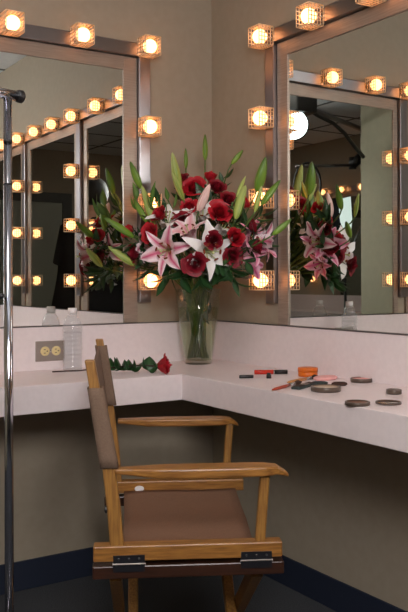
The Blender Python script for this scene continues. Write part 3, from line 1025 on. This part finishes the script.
compact(325.5, 391.5, .042, .014, 'large round compact of beige powder in the middle of the make-up', M['comp'], M['beigepow'])
compact(361, 382.5, .033, .012, 'pink topped round compact behind the two open rims', M['comp'], M['pinkpow'])
compact(393.5, 394.5, .021, .012, 'small closed brown compact at the far right', M['comp'], M['comp'])
compact(357, 405.5, .031, .009, 'dark rimmed open compact at the counter edge, left one of the two', M['comp'], mat('brown_powder', srgb(120, 84, 66), .8))
t = None
c = onz(388, 404.5, ZT)
t = empty('compact_mirror', c, 'round open silver-rimmed compact mirror at the counter edge', 'compact')
mb = MB(); mb.lathe([(.028, 0), (.032, .001), (.032, .006), (.029, .006), (.028, .003), (0, .003)], 36, Matrix.Translation(c)); part('rim', mb, M['comp'], t)
mb = MB(); mb.lathe([(.0275, .0031), (.0275, .0042), (0, .0042)], 36, Matrix.Translation(c)); part('mirror_disc', mb, M['mirror'], t)

# sponges
for px, py, s, lb_, mt in ((319, 385, (.026, .016, .010), 'dark oval sponge behind the beige powder compact', M['teal']), (339, 386, (.024, .015, .011), 'dark brown oval sponge right of the beige compact', M['bristle'])):
    c = onz(px, py, ZT)
    mb = MB(); mb.lathe([(0, 0), (.8, .0), (1, .35), (.95, .7), (.7, .95), (0, 1.0)], 24, Matrix.Translation(c) @ Matrix.Rotation(-.5, 4, 'Z') @ Matrix.Diagonal((s[0], s[1], s[2], 1)))
    single('makeup_sponge', mb, mt, c, lb_, 'sponge')


def brush(pa, pb, label, hm, flat=False):
    a, b = lying(pa, pb, .0055)
    t = empty('makeup_brush', Vector((a.x, a.y, ZT)), label, 'make-up brush')
    q1, q2 = a.lerp(b, .58), a.lerp(b, .75)
    mb = MB(); mb.tube([a, a.lerp(b, .1), a.lerp(b, .4), q1], [.002, .0042, .0050, .0040], 12); part('handle', mb, hm, t)
    mb = MB(); mb.tube([q1, q2], [.0044, .0052], 12); part('ferrule', mb, M['silver'], t)
    mb = MB(); mb.tube([q2, q2.lerp(b, .5), b.copy()], [.0048, .0085 if not flat else .0055, .002], 12)
    for v in mb.v: v.z = max(v.z, ZT + .0004)
    part('bristles', mb, M['bristle'], t)

brush((272, 392), (301, 384), 'red-handled make-up brush pointing right towards the sponges', M['handle'])
brush((287, 384.5), (318, 378.5), 'thin tan-handled brush lying just in front of the orange jar', mat('tan_handle', srgb(190, 130, 70), .4))
# dark make-up palette
c1, c2 = onz(295, 390, ZT), onz(313, 385, ZT)
dx = (c2 - c1).normalized()
ang = math.atan2(dx.y, dx.x)
cc = c1.lerp(c2, .5)
t = empty('eyeshadow_palette', cc, 'small dark rectangular palette between the brushes and the beige compact', 'palette', rz=ang)
L_ = (c2 - c1).length * .5
mb = MB(); mb.box((-L_, -.014, 0), (L_, .014, .008)); link('case', mb.mesh('case', M['teal'], False), t, bevel=.002)
for q in (-1, 0, 1):
    mb = MB(); mb.box((q * L_ * .6 - L_ * .24, -.010, .0081), (q * L_ * .6 + L_ * .24, .010, .0092)); link('colour_pan', mb.mesh('colour_pan', M['bristle'] if q else M['comp'], False), t)

# ------------------------------------------------------------------ director's chair
CH = empty('directors_chair', (-0.680, -0.885, 0), 'folding wooden director chair with brown canvas seat and taupe back in front of the counter', 'chair', rz=R(-28))


def cpart(name, mb, m, parent=CH, smooth=False, **kw):
    return link(name, mb.mesh(name, m, smooth), parent, **kw)


def obox(mb, a, b, w, h, up=(0, 0, 1)):
    """rectangular bar from a to b, w across, h along up"""
    a, b = Vector(a), Vector(b)
    t = (b - a).normalized(); u = Vector(up); s = t.cross(u).normalized(); u = s.cross(t).normalized()
    vs = []
    for p in (a, b):
        for i, j in ((-1, -1), (1, -1), (1, 1), (-1, 1)):
            vs.append(p + s * w / 2 * i + u * h / 2 * j)
    mb.add(vs, [(3, 2, 1, 0), (4, 5, 6, 7), (0, 1, 5, 4), (1, 2, 6, 5), (2, 3, 7, 6), (3, 0, 4, 7)])


for s, nm_ in ((-1, 'near'), (1, 'far')):
    Y = .315 * s
    # back post: leans back above the arm
    mb = MB()
    secs = [(-.152, .452, .030), (-.160, .56, .030), (-.172, .655, .027), (-.190, .76, .024), (-.209, .87, .0215), (-.212, .886, .0215)]
    if s > 0: secs = [(-.200 + (x + .152) * 1.0 + .05 * 0, z, w) for x, z, w in [(-.152, .452, .030), (-.160, .56, .030), (-.170, .655, .026), (-.184, .76, .024), (-.200, .87, .0215), (-.203, .886, .0215)]]
    if s > 0: secs = [(x + .030, z, w) for x, z, w in secs]
    vs = []; fs = []
    for x, z, w in secs:
        for i, j in ((-1, -1), (1, -1), (1, 1), (-1, 1)):
            vs.append((x + w / 2 * i, Y + .013 * j, z))
    for k in range(len(secs) - 1):
        for q in range(4):
            fs.append((k * 4 + q, k * 4 + (q + 1) % 4, (k + 1) * 4 + (q + 1) % 4, (k + 1) * 4 + q))
    fs += [(3, 2, 1, 0), tuple(range(len(vs) - 4, len(vs)))]
    mb.add(vs, fs)
    cpart('back_post', mb, M['woodv'], bevel=.003)
    # armrest: narrow behind, broad in the middle, pointed and rounded in front
    x1 = .225 if s < 0 else .190
    x0 = -.160 if s < 0 else -.168
    outline = [(0, .014), (.10, .017), (.24, .026), (.40, .030), (.70, .030), (.86, .027), (.93, .020), (.98, .011), (1.0, .005)]
    vs = []; fs = []
    for u, hw in outline:
        x = x0 + (x1 - x0) * u
        zt = .650; th = .012 + .009 * min(1, u * 4)
        if u > .9: zt -= .020 * ((u - .9) / .1) ** 2; th = max(.006, th - .012 * (u - .9) / .1)
        if u < .2: zt -= .000; 
        for i, z in ((-1, zt - th), (1, zt - th), (1, zt), (-1, zt)):
            vs.append((x, Y + hw * i, z))
    n = len(outline)
    for k in range(n - 1):
        for q in range(4):
            fs.append((k * 4 + q, (k + 1) * 4 + q, (k + 1) * 4 + (q + 1) % 4, k * 4 + (q + 1) % 4))
    fs += [(0, 1, 2, 3), (n * 4 - 1, n * 4 - 2, n * 4 - 3, n * 4 - 4)]
    mb = MB(); mb.add(vs, fs)
    cpart('armrest', mb, M['wood'], bevel=.004)
    # arm support
    xs = .166 if s < 0 else .158
    mb = MB(); obox(mb, (xs - .006, Y, .478), (xs + .006, Y, .632), .022, .022, up=(1, 0, 0))
    cpart('arm_support', mb, M['woodv'], bevel=.005)
    # side rail, lower rail
    dz = 0 if s < 0 else -.016
    mb = MB(); mb.box((-.205, Y - .017, .450 + dz), (.208 + dz * .3, Y + .017, .484 + dz)); cpart('side_rail', mb, M['wood'], bevel=.003)
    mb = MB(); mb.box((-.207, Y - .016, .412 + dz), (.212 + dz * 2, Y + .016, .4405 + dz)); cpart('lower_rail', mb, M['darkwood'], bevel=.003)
    for hx in (-.128, .150):
        ho = MB(); ho.box((hx - .034, Y + s * .0172, .447), (hx + .034, Y + s * .0195, .464))
        h_ = cpart('hinge', ho, M['hinge'])
        pn = MB(); pn.tube([(hx - .036, Y + s * .020, .4455), (hx + .036, Y + s * .020, .4455)], .0019, 10)
        cpart('hinge_pin', pn, M['steel'], h_)
        lf = MB(); lf.box((hx - .034, Y + s * .0163, .428), (hx + .034, Y + s * .0185, .444))
        cpart('lower_leaf', lf, M['hinge'], h_)
        for q in (-.022, 0, .022):
            sw = MB(); sw.lathe([(.0028, 0), (.002, .0012), (0, .0014)], 10, Matrix.Translation((hx + q, Y + s * .0195, .4565)) @ Matrix.Rotation(-s * PI / 2, 4, 'X'))
            cpart('screw', sw, M['silver'], h_)
    mb = MB(); mb.lathe([(.0085, 0), (.0085, .004), (.005, .006), (0, .006)], 14, Matrix.Translation((-.160 - .015, Y, .560)) @ Matrix.Rotation(-PI / 2, 4, 'Y'))
    cpart('pivot_bolt', mb, M['black'])
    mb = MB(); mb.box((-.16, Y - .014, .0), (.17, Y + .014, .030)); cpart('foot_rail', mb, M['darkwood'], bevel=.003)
# crossing legs
for xo, sgn in ((-.158, 1), (-.122, -1), (.128, -1), (.156, 1)):
    mb = MB(); obox(mb, (xo, -.30 * sgn, .414), (xo, .30 * sgn, .028), .040, .024, up=(1, 0, 0)) if False else obox(mb, (xo, -.30 * sgn, .416), (xo, .30 * sgn, .026), .036, .026, up=(1, 0, 0))
    cpart('leg', mb, M['woodv'], bevel=.003)
# seat sling, wraps over both side rails
mb = MB()
def seat(u, v):
    x = -.150 + (.316 + .024 * (v - .5)) * u
    w = -1 + 2 * v
    y = .2965 * w
    z = .456 - .008 * (w + 1) - .010 * (1 - w * w) + .001 * math.sin(u * 9 + v * 5)
    return Vector((x + .006 * (1 - abs(w)), y, z))
mb.grid(seat, 12, 20)
cpart('seat', mb, M['canvas'], smooth=True, solid=.003)
# back sling: a sleeve round each post and a panel between them
def postx(s, z):
    k = (z - .655) / .215
    return (-.172 - .037 * k) if s < 0 else (-.188 - .030 * k)
mb = MB()
def back(u, v):
    w = -1 + 2 * v
    zb = .652 + .020 * (w + 1); zt = .826 + .020 * (w + 1)
    z = zb + (zt - zb) * u
    k = (w + 1) / 2
    x = postx(-1, z) * (1 - k) + postx(1, z) * k
    bow = .006 * (1 - w * w)
    return Vector((x - .0175 * abs(w) ** 8 * 0 - .004 - bow, .312 * w, z))
mb.grid(back, 10, 24)
cpart('back_panel', mb, M['backcanvas'], smooth=True, solid=.003)
for s, (zb, zt) in ((-1, (.652, .826)), (1, (.692, .866))):
    Y = .315 * s
    pts = []
    mb = MB()
    def sleeve(u, v, s=s, zb=zb, zt=zt, Y=Y):
        z = zb + (zt - zb) * u
        a = 2 * PI * v
        ex, ey = .0165 + .003 * (1 - u), .0180
        c, sn = math.cos(a), math.sin(a)
        sq = lambda t: math.copysign(abs(t) ** .6, t)
        return Vector((postx(s, z) + ex * sq(c) + .0015, Y + ey * sq(sn), z + .001 * math.sin(3 * a)))
    mb.grid(sleeve, 8, 24)
    cpart('back_sleeve', mb, M['backcanvas'], smooth=True, solid=.002)
# pale scuff / sticker on the far rail
mb = MB(); mb.lathe([(.014, 0), (.0138, .0006), (0, .0006)], 20, Matrix.Translation((-.105, .315 - .0172, .447)) @ Matrix.Rotation(PI / 2, 4, 'X') @ Matrix.Diagonal((1, .62, 1, 1)))
st = cpart('sticker', mb, M['white']); st['label'] = 'pale round sticker on the far side rail'

# ------------------------------------------------------------------ chrome stand with a short cross bar
pp = at(8.2, 300, 1.60)
rx, ry = pp.x, pp.y
ztop = 1.423
t = empty('chrome_stand', (rx, ry, 0), 'tall chrome stand with a short cross bar on top, at the left edge', 'stand')
bd = Vector((math.cos(R(14)), math.sin(R(14)), 0))
tc_ = Vector((rx, ry, ztop))
def ring(name, z0, z1, r, m):
    mb = MB(); mb.tube([(rx, ry, z0), (rx, ry, z1)], r, 24); part(name, mb, m, t)
ring('upright', .30, ztop - .008, .0083, M['polechrome'])
mb = MB(); mb.tube([tc_ - bd * .085, tc_ + bd * .024], .0100, 24); part('cross_bar', mb, M['polechrome'], t)
for sg, q in ((1, .020), (-1, .083)):
    mb = MB(); mb.tube([tc_ + bd * sg * q, tc_ + bd * sg * (q + .003), tc_ + bd * sg * (q + .012), tc_ + bd * sg * (q + .015)], [.0102, .0124, .0130, .010], 24); part('end_cap', mb, M['black'], t)
ring('collar', 1.328, 1.333, .0090, M['black'])
ring('collar', 1.246, 1.249, .0088, M['black'])
ring('lower_tube', .30, 1.246, .0088, M['polechrome'])
mb = MB(); mb.tube([(rx - .008, ry - .003, 1.03), (rx - .022, ry - .010, 1.03)], [.004, .0065], 14); part('height_knob', mb, M['black'], t)
ring('leg_hub', .33, .37, .014, M['black'])
for a_ in (2.9, 5.0, .8):
    e = (rx + .34 * math.cos(a_), ry + .34 * math.sin(a_), .012)
    mb = MB(); mb.tube([(rx + .012 * math.cos(a_), ry + .012 * math.sin(a_), .35), e], .0075, 12); part('leg', mb, M['polechrome'], t)
    mb = MB(); mb.tube([(e[0], e[1], .002), (e[0], e[1], .022)], .011, 12); part('foot', mb, M['black'], t)

# ------------------------------------------------------------------ studio lights behind the camera (seen in the mirrors)
def virt(px, py, d):
    """real place of something seen at px,py after bouncing off both mirrors"""
    p = at(px, py, d)
    return Vector((-p.x, -p.y, p.z))


def look(mdir, roll=0.0):
    return frame_from(mdir, roll)

HP = virt(292, 125, 5.6)
TG = Vector((-.5, -.5, 1.0))
t = empty('studio_strobe', HP, 'white faced round studio strobe hanging from a boom, seen in the right mirror', 'studio light')
dirv = (TG - HP).normalized()
F4 = Matrix.Translation(HP) @ look(dirv)
mb = MB(); mb.lathe([(.045, -.12), (.075, -.06), (.118, .0), (.120, .004), (.112, .0), (.07, -.05), (.04, -.10)], 32, F4, closed=True); part('reflector', mb, M['black'], t)
mb = MB(); mb.lathe([(0, -.002), (.112, -.002), (.112, .001), (0, .008)], 32, F4); part('diffuser', mb, M['softwhite'], t)
mb = MB(); mb.lathe([(0, -.36), (.05, -.36), (.058, -.34), (.058, -.14), (.045, -.12), (0, -.12)], 24, F4); part('lamp_head', mb, M['black'], t)
HB = virt(300, 105, 5.6)
mb = MB(); mb.box((HB.x - .09, HB.y - .09, HB.z - .07), (HB.x + .09, HB.y + .09, HB.z + .06)); part('bracket', mb, M['black'], t, smooth=False, bevel=.015)
BE = virt(366, 131, 6.4)
t = empty('boom_stand', Vector((BE.x, BE.y, 0)), 'grey boom arm carrying the round strobe, seen in the right mirror', 'light stand')
BE2 = virt(372, 134, 6.5)
mb = MB(); mb.tube([HB, BE2], .018, 12); part('boom_arm', mb, M['socket'], t)
mb = MB(); mb.tube([(BE2.x, BE2.y, .02), (BE2.x, BE2.y, BE2.z)], .017, 12); part('stand_pole', mb, M['socket'], t)
for a in (0, 2.1, 4.2):
    mb = MB(); mb.tube([(BE2.x, BE2.y, .5), (BE2.x + .42 * math.cos(a), BE2.y + .42 * math.sin(a), .012)], .010, 8); part('stand_leg', mb, M['black'], t)
cpts = [virt(306, 108, 5.6), virt(318, 116, 5.7), virt(334, 124, 5.8), virt(345, 134, 5.9), virt(354, 146, 6.0), virt(364, 158, 6.1)]
mb = MB(); mb.tube(cpts, .014, 8)
single('power_cable', mb, M['black'], cpts[0], 'black power cable drooping from the strobe, seen in the right mirror', 'cable')
# horizontal boom with clamp
a, b = virt(296, 167, 6.2), virt(352, 166, 6.4)
t = empty('cross_arm', b, 'thin horizontal arm with a black clamp, seen in the right mirror', 'arm')
mb = MB(); mb.tube([a, b], .012, 8); part('arm_tube', mb, M['socket'], t)
mb = MB(); mb.tube([b, virt(361, 158, 6.4)], .038, 10); mb.tube([virt(353, 170, 6.4), virt(353, 158, 6.4)], .03, 10); part('clamp', mb, M['black'], t)
mb = MB()
hc = virt(308, 186, 6.2)
hoop = [hc + Vector((.10 * math.cos(a_) * RT.x, .10 * math.cos(a_) * RT.y, .17 * math.sin(a_))) for a_ in [2 * PI * k / 28 for k in range(29)]]
mb.tube(hoop, .010, 8); part('hoop', mb, M['black'], t)
# vertical diffuser panel
pc = virt(346, 218, 6.8)
t = empty('diffuser_panel', Vector((pc.x, pc.y, 0)), 'tall white lit diffuser panel with black side, seen in the right mirror', 'studio light')
q = [virt(339, 200, 6.8), virt(351, 197, 6.8), virt(352.5, 221, 6.8), virt(350.5, 239, 6.8), virt(347, 237, 6.8), virt(341, 222, 6.8)]
mb = MB()
n_ = FW * .03
mb.add(q + [p + n_ * -1 for p in q], [tuple(range(6)), tuple(reversed(range(6, 12)))] + [(i, i + 6, (i + 1) % 6 + 6, (i + 1) % 6) for i in range(6)])
part('diffuser', mb, M['panelwhite'], t, smooth=False)
q = [virt(331, 199, 6.85), virt(340, 198, 6.85), virt(342, 222, 6.85), virt(348, 240, 6.85), virt(352, 248, 6.85), virt(343, 245, 6.85), virt(334, 225, 6.85)]
mb = MB(); mb.add(q + [p - FW * .10 for p in q], [tuple(range(7)), tuple(reversed(range(7, 14)))] + [(i, i + 7, (i + 1) % 7 + 7, (i + 1) % 7) for i in range(7)])
part('black_skirt', mb, M['blackfab'], t, smooth=False)
mb = MB(); mb.tube([virt(361, 228, 6.9), virt(345, 262, 6.9)], .011, 8); part('support_rod', mb, M['silver'], t)
mb = MB(); mb.tube([virt(345, 262, 6.9), Vector((pc.x, pc.y, .02))], .012, 8); part('stand_pole', mb, M['black'], t)

# key softbox: right of the camera
KP = Vector((-1.70, -3.05, 1.80))
KT = Vector((-.30, -.60, .80))
kd = (KT - KP).normalized()
t = empty('softbox', KP, 'square white softbox on a stand right of the viewpoint', 'studio light')
K4 = Matrix.Translation(KP) @ look(kd)
hw = .30
mb = MB()
mb.add([K4 @ Vector(p) for p in ((-hw, -hw, 0), (hw, -hw, 0), (hw, hw, 0), (-hw, hw, 0), (-.06, -.06, -.28), (.06, -.06, -.28), (.06, .06, -.28), (-.06, .06, -.28))],
       [(0, 1, 5, 4), (1, 2, 6, 5), (2, 3, 7, 6), (3, 0, 4, 7), (4, 5, 6, 7)])
part('shell', mb, M['blackfab'], t, smooth=False, solid=.006)
mb = MB(); mb.box((-hw * .97, -hw * .97, -.012), (hw * .97, hw * .97, -.004), K4); part('diffuser', mb, M['keywhite'], t, smooth=False)
mb = MB(); e_ = K4 @ Vector((0, 0, -.34)); mb.tube([K4 @ Vector((0, 0, -.27)), K4 @ Vector((0, 0, -.52))], .055, 20); part('lamp_head', mb, M['black'], t)
mb = MB(); mb.tube([e_, (e_.x, e_.y, .02)], .014, 10); part('stand_pole', mb, M['black'], t)
for a in (0.6, 2.7, 4.8):
    mb = MB(); mb.tube([(e_.x, e_.y, .45), (e_.x + .38 * math.cos(a), e_.y + .38 * math.sin(a), .012)], .010, 8); part('stand_leg', mb, M['black'], t)

FILL_STRENGTH, EXPO, ROLL = 6.0, 0.0, -0.2
# ------------------------------------------------------------------ person in black behind, seen only in the left mirror
PR = virt(96, 300, 6.3)
px_, py_ = PR.x, PR.y
Hh = 1.75
t = empty('person', (px_, py_, 0), 'person in a long black coat seen from behind in the left mirror', 'person', rz=YAW + PI / 2)
def skin(name, verts, edges, m, parent, sub=2):
    me = bpy.data.meshes.new(name)
    me.from_pydata([v[:3] for v in verts], edges, [])
    o = bpy.data.objects.new(name, me); COL.objects.link(o); o.parent = parent
    sm = o.modifiers.new('Skin', 'SKIN'); sm.use_smooth_shade = True
    me.skin_vertices.new(name='') if not me.skin_vertices else None
    for i, v in enumerate(verts):
        me.skin_vertices[0].data[i].radius = (v[3], v[4] if len(v) > 4 else v[3])
        me.skin_vertices[0].data[i].use_root = (i == 0)
    sb = o.modifiers.new('Subsurf', 'SUBSURF'); sb.levels = sub; sb.render_levels = sub
    me.materials.append(m)
    return o
# local: +y faces forward, x sideways
V = [(0, 0, .95, .15, .11), (0, 0, 1.12, .13, .10), (0, -.01, 1.30, .15, .11), (0, -.01, 1.42, .11, .08), (0, .0, 1.49, .055, .055), (0, .02, 1.56, .07, .085), (0, .02, 1.65, .075, .095), (0, .01, 1.71, .05, .065),
     (.17, 0, 1.41, .06), (.23, -.02, 1.14, .045), (.13, .22, 1.17, .032), (.08, .29, 1.19, .03, .02),
     (-.17, 0, 1.41, .06), (-.23, -.02, 1.14, .045), (-.13, .22, 1.15, .032), (-.08, .29, 1.16, .03, .02),
     (.09, 0, .86, .095), (.10, .0, .50, .06), (.10, -.01, .10, .042), (.10, .12, .04, .035),
     (-.09, 0, .86, .095), (-.10, .0, .50, .06), (-.10, -.01, .10, .042), (-.10, .12, .04, .035)]
Ed = [(0, 1), (1, 2), (2, 3), (3, 4), (4, 5), (5, 6), (6, 7), (3, 8), (8, 9), (9, 10), (10, 11), (3, 12), (12, 13), (13, 14), (14, 15), (0, 16), (16, 17), (17, 18), (18, 19), (0, 20), (20, 21), (21, 22), (22, 23)]
skin('body', V, Ed, M['skin'], t)
for s in (-1, 1):
    hx, hy, hz_ = s * .08, .29, 1.175 + s * .015
    for k, (dz_, L, r) in enumerate(((.026, .060, .008), (.009, .072, .0085), (-.008, .068, .008), (-.024, .055, .007))):
        skin('finger', [(hx, hy + .01, hz_ + dz_, r), (hx - s * .02, hy + .035, hz_ + dz_, r), (hx - s * (.02 + L * .6), hy + .030, hz_ + dz_, r * .85)], [(0, 1), (1, 2)], M['skin'], t, 1)
    skin('thumb', [(hx + s * .01, hy - .02, hz_ + .025, .010), (hx - s * .01, hy - .015, hz_ + .05, .009), (hx - s * .04, hy, hz_ + .06, .008)], [(0, 1), (1, 2)], M['skin'], t, 1)
# face details
mb = MB(); mb.lathe([(0, 0), (.012, .004), (.016, .016), (.008, .034), (0, .04)], 12, Matrix.Translation((0, .112, 1.585)) @ Matrix.Rotation(R(-15), 4, 'X')); link('nose', mb.mesh('nose', M['skin']), t)
for s in (-1, 1):
    mb = MB(); mb.lathe([(0, -.010), (.008, -.006), (.011, 0), (.008, .006), (0, .010)], 12, Matrix.Translation((s * .030, .098, 1.635)) @ Matrix.Rotation(PI / 2, 4, 'X')); link('eye', mb.mesh('eye', M['white']), t)
    mb = MB(); mb.lathe([(0, -.008), (.018, -.006), (.024, 0), (.018, .006), (0, .008)], 14, Matrix.Translation((s * .082, .01, 1.62)) @ Matrix.Rotation(PI / 2, 4, 'Y') @ Matrix.Diagonal((1.3, .8, 1, 1))); link('ear', mb.mesh('ear', M['skin']), t)
mb = MB(); mb.tube([(-.022, .108, 1.565), (0, .114, 1.563), (.022, .108, 1.565)], [.003, .006, .003], 8); link('mouth', mb.mesh('mouth', mat('lips', srgb(150, 80, 75), .5)), t)
t.scale = (1.04, 1.04, 1.04)
# hair cap
mb = MB()
def hair(u, v):
    a = 2 * PI * v
    th = u * PI * (.80 if math.sin(a) < .2 else .80 - .42 * (math.sin(a) - .2) / .8)
    wob = 1 + .03 * math.sin(9 * a) * u
    return Vector((.094 * wob * math.sin(th) * math.cos(a), .006 + .112 * wob * math.sin(th) * math.sin(a), 1.655 + .112 * math.cos(th)))
mb.grid(hair, 14, 28)
link('hair', mb.mesh('hair', M['hair']), t, solid=.008)
# long coat with sleeves
mb = MB()
def coat(u, v):
    a = 2 * PI * v
    z = 1.475 - 1.05 * u
    prof = [(0, .075, .07), (.05, .165, .10), (.10, .215, .125), (.25, .215, .145), (.40, .225, .16), (.7, .275, .20), (1, .33, .25)]
    for k in range(len(prof) - 1):
        if prof[k][0] <= u <= prof[k + 1][0] + 1e-9:
            f_ = (u - prof[k][0]) / (prof[k + 1][0] - prof[k][0]); rx_ = prof[k][1] + f_ * (prof[k + 1][1] - prof[k][1]); ry_ = prof[k][2] + f_ * (prof[k + 1][2] - prof[k][2])
            break
    fold = 1 + .05 * u * math.sin(7 * a + 1)
    return Vector((rx_ * (1 + .25 * min(1, u * 4)) * fold * math.cos(a), ry_ * fold * math.sin(a), z))
mb.grid(coat, 28, 40)
link('coat', mb.mesh('coat', M['blackfab']), t, solid=.008)
for s in (-1, 1):
    mb = MB(); mb.tube([(s * .12, 0, 1.42), (s * .18, 0, 1.38), (s * .235, -.02, 1.15), (s * .19, .10, 1.145), (s * .13, .21, 1.165)], [.075, .085, .072, .060, .05], 16, cap=False)
    link('coat_sleeve', mb.mesh('coat_sleeve', M['blackfab']), t, solid=.006)
    mb = MB(); mb.tube([(s * .095, 0, .80), (s * .10, 0, .48), (s * .10, -.01, .10)], [.11, .085, .068], 16); link('trouser_leg', mb.mesh('trouser_leg', M['blackfab']), t)
    mb = MB(); mb.tube([(s * .10, -.07, .045), (s * .10, .0, .055), (s * .10, .10, .045), (s * .10, .19, .030)], [.035, .045, .044, .028], 14)
    for v in mb.v: v.z = max(v.z, .003)
    link('shoe', mb.mesh('shoe', M['black']), t)

# ------------------------------------------------------------------ added fill panels on the ceiling, kept out of view
M['tube'] = emit('fill_panel', (1.0, .93, .86), FILL_STRENGTH)  # glow of the added panels that lift the room's ambient light
for i, (x, y) in enumerate(((-1.6, -1.7), (-2.25, -3.7))):
    t = empty('ceiling_fill', (x, y, ZC), 'unseen added fill panel on the ceiling ' + ['nearer the mirrors', 'towards the rear wall'][i], 'fill light', 'added ceiling fill panels')
    mb = MB(); mb.box((x - .30, y - .30, ZC - .022), (x + .30, y + .30, ZC - .0065)); part('frame', mb, M['white'], t, smooth=False)
    mb = MB(); mb.box((x - .27, y - .27, ZC - .026), (x + .27, y + .27, ZC - .0222)); part('fill_panel', mb, M['tube'], t, smooth=False)

# ------------------------------------------------------------------ camera, world, view
cam = bpy.data.cameras.new('camera')
co = bpy.data.objects.new('camera', cam); COL.objects.link(co)
cam.sensor_fit = 'HORIZONTAL'; cam.sensor_width = 36
cam.lens = FPX / 408 * 36
cam.shift_y = -(306 - Y0) / 408
cam.clip_start = .02
co.location = CAM
co.rotation_euler = (Matrix((RT, UP, -FW)).transposed() @ Matrix.Rotation(R(ROLL), 3, 'Z')).to_euler()
S.camera = co
w = bpy.data.worlds.new('world'); S.world = w
w.use_nodes = True
w.node_tree.nodes['Background'].inputs[0].default_value = (.05, .05, .055, 1)
w.node_tree.nodes['Background'].inputs[1].default_value = 1
S.view_settings.view_transform = 'Standard'
S.view_settings.look = 'None'
S.view_settings.exposure = EXPO
S.view_settings.gamma = 1
S.view_settings.use_curve_mapping = False
S.cycles.max_bounces = 14
S.cycles.glossy_bounces = 8
S.cycles.transparent_max_bounces = 32
S.cycles.sample_clamp_indirect = 6
S.cycles.use_denoising = True
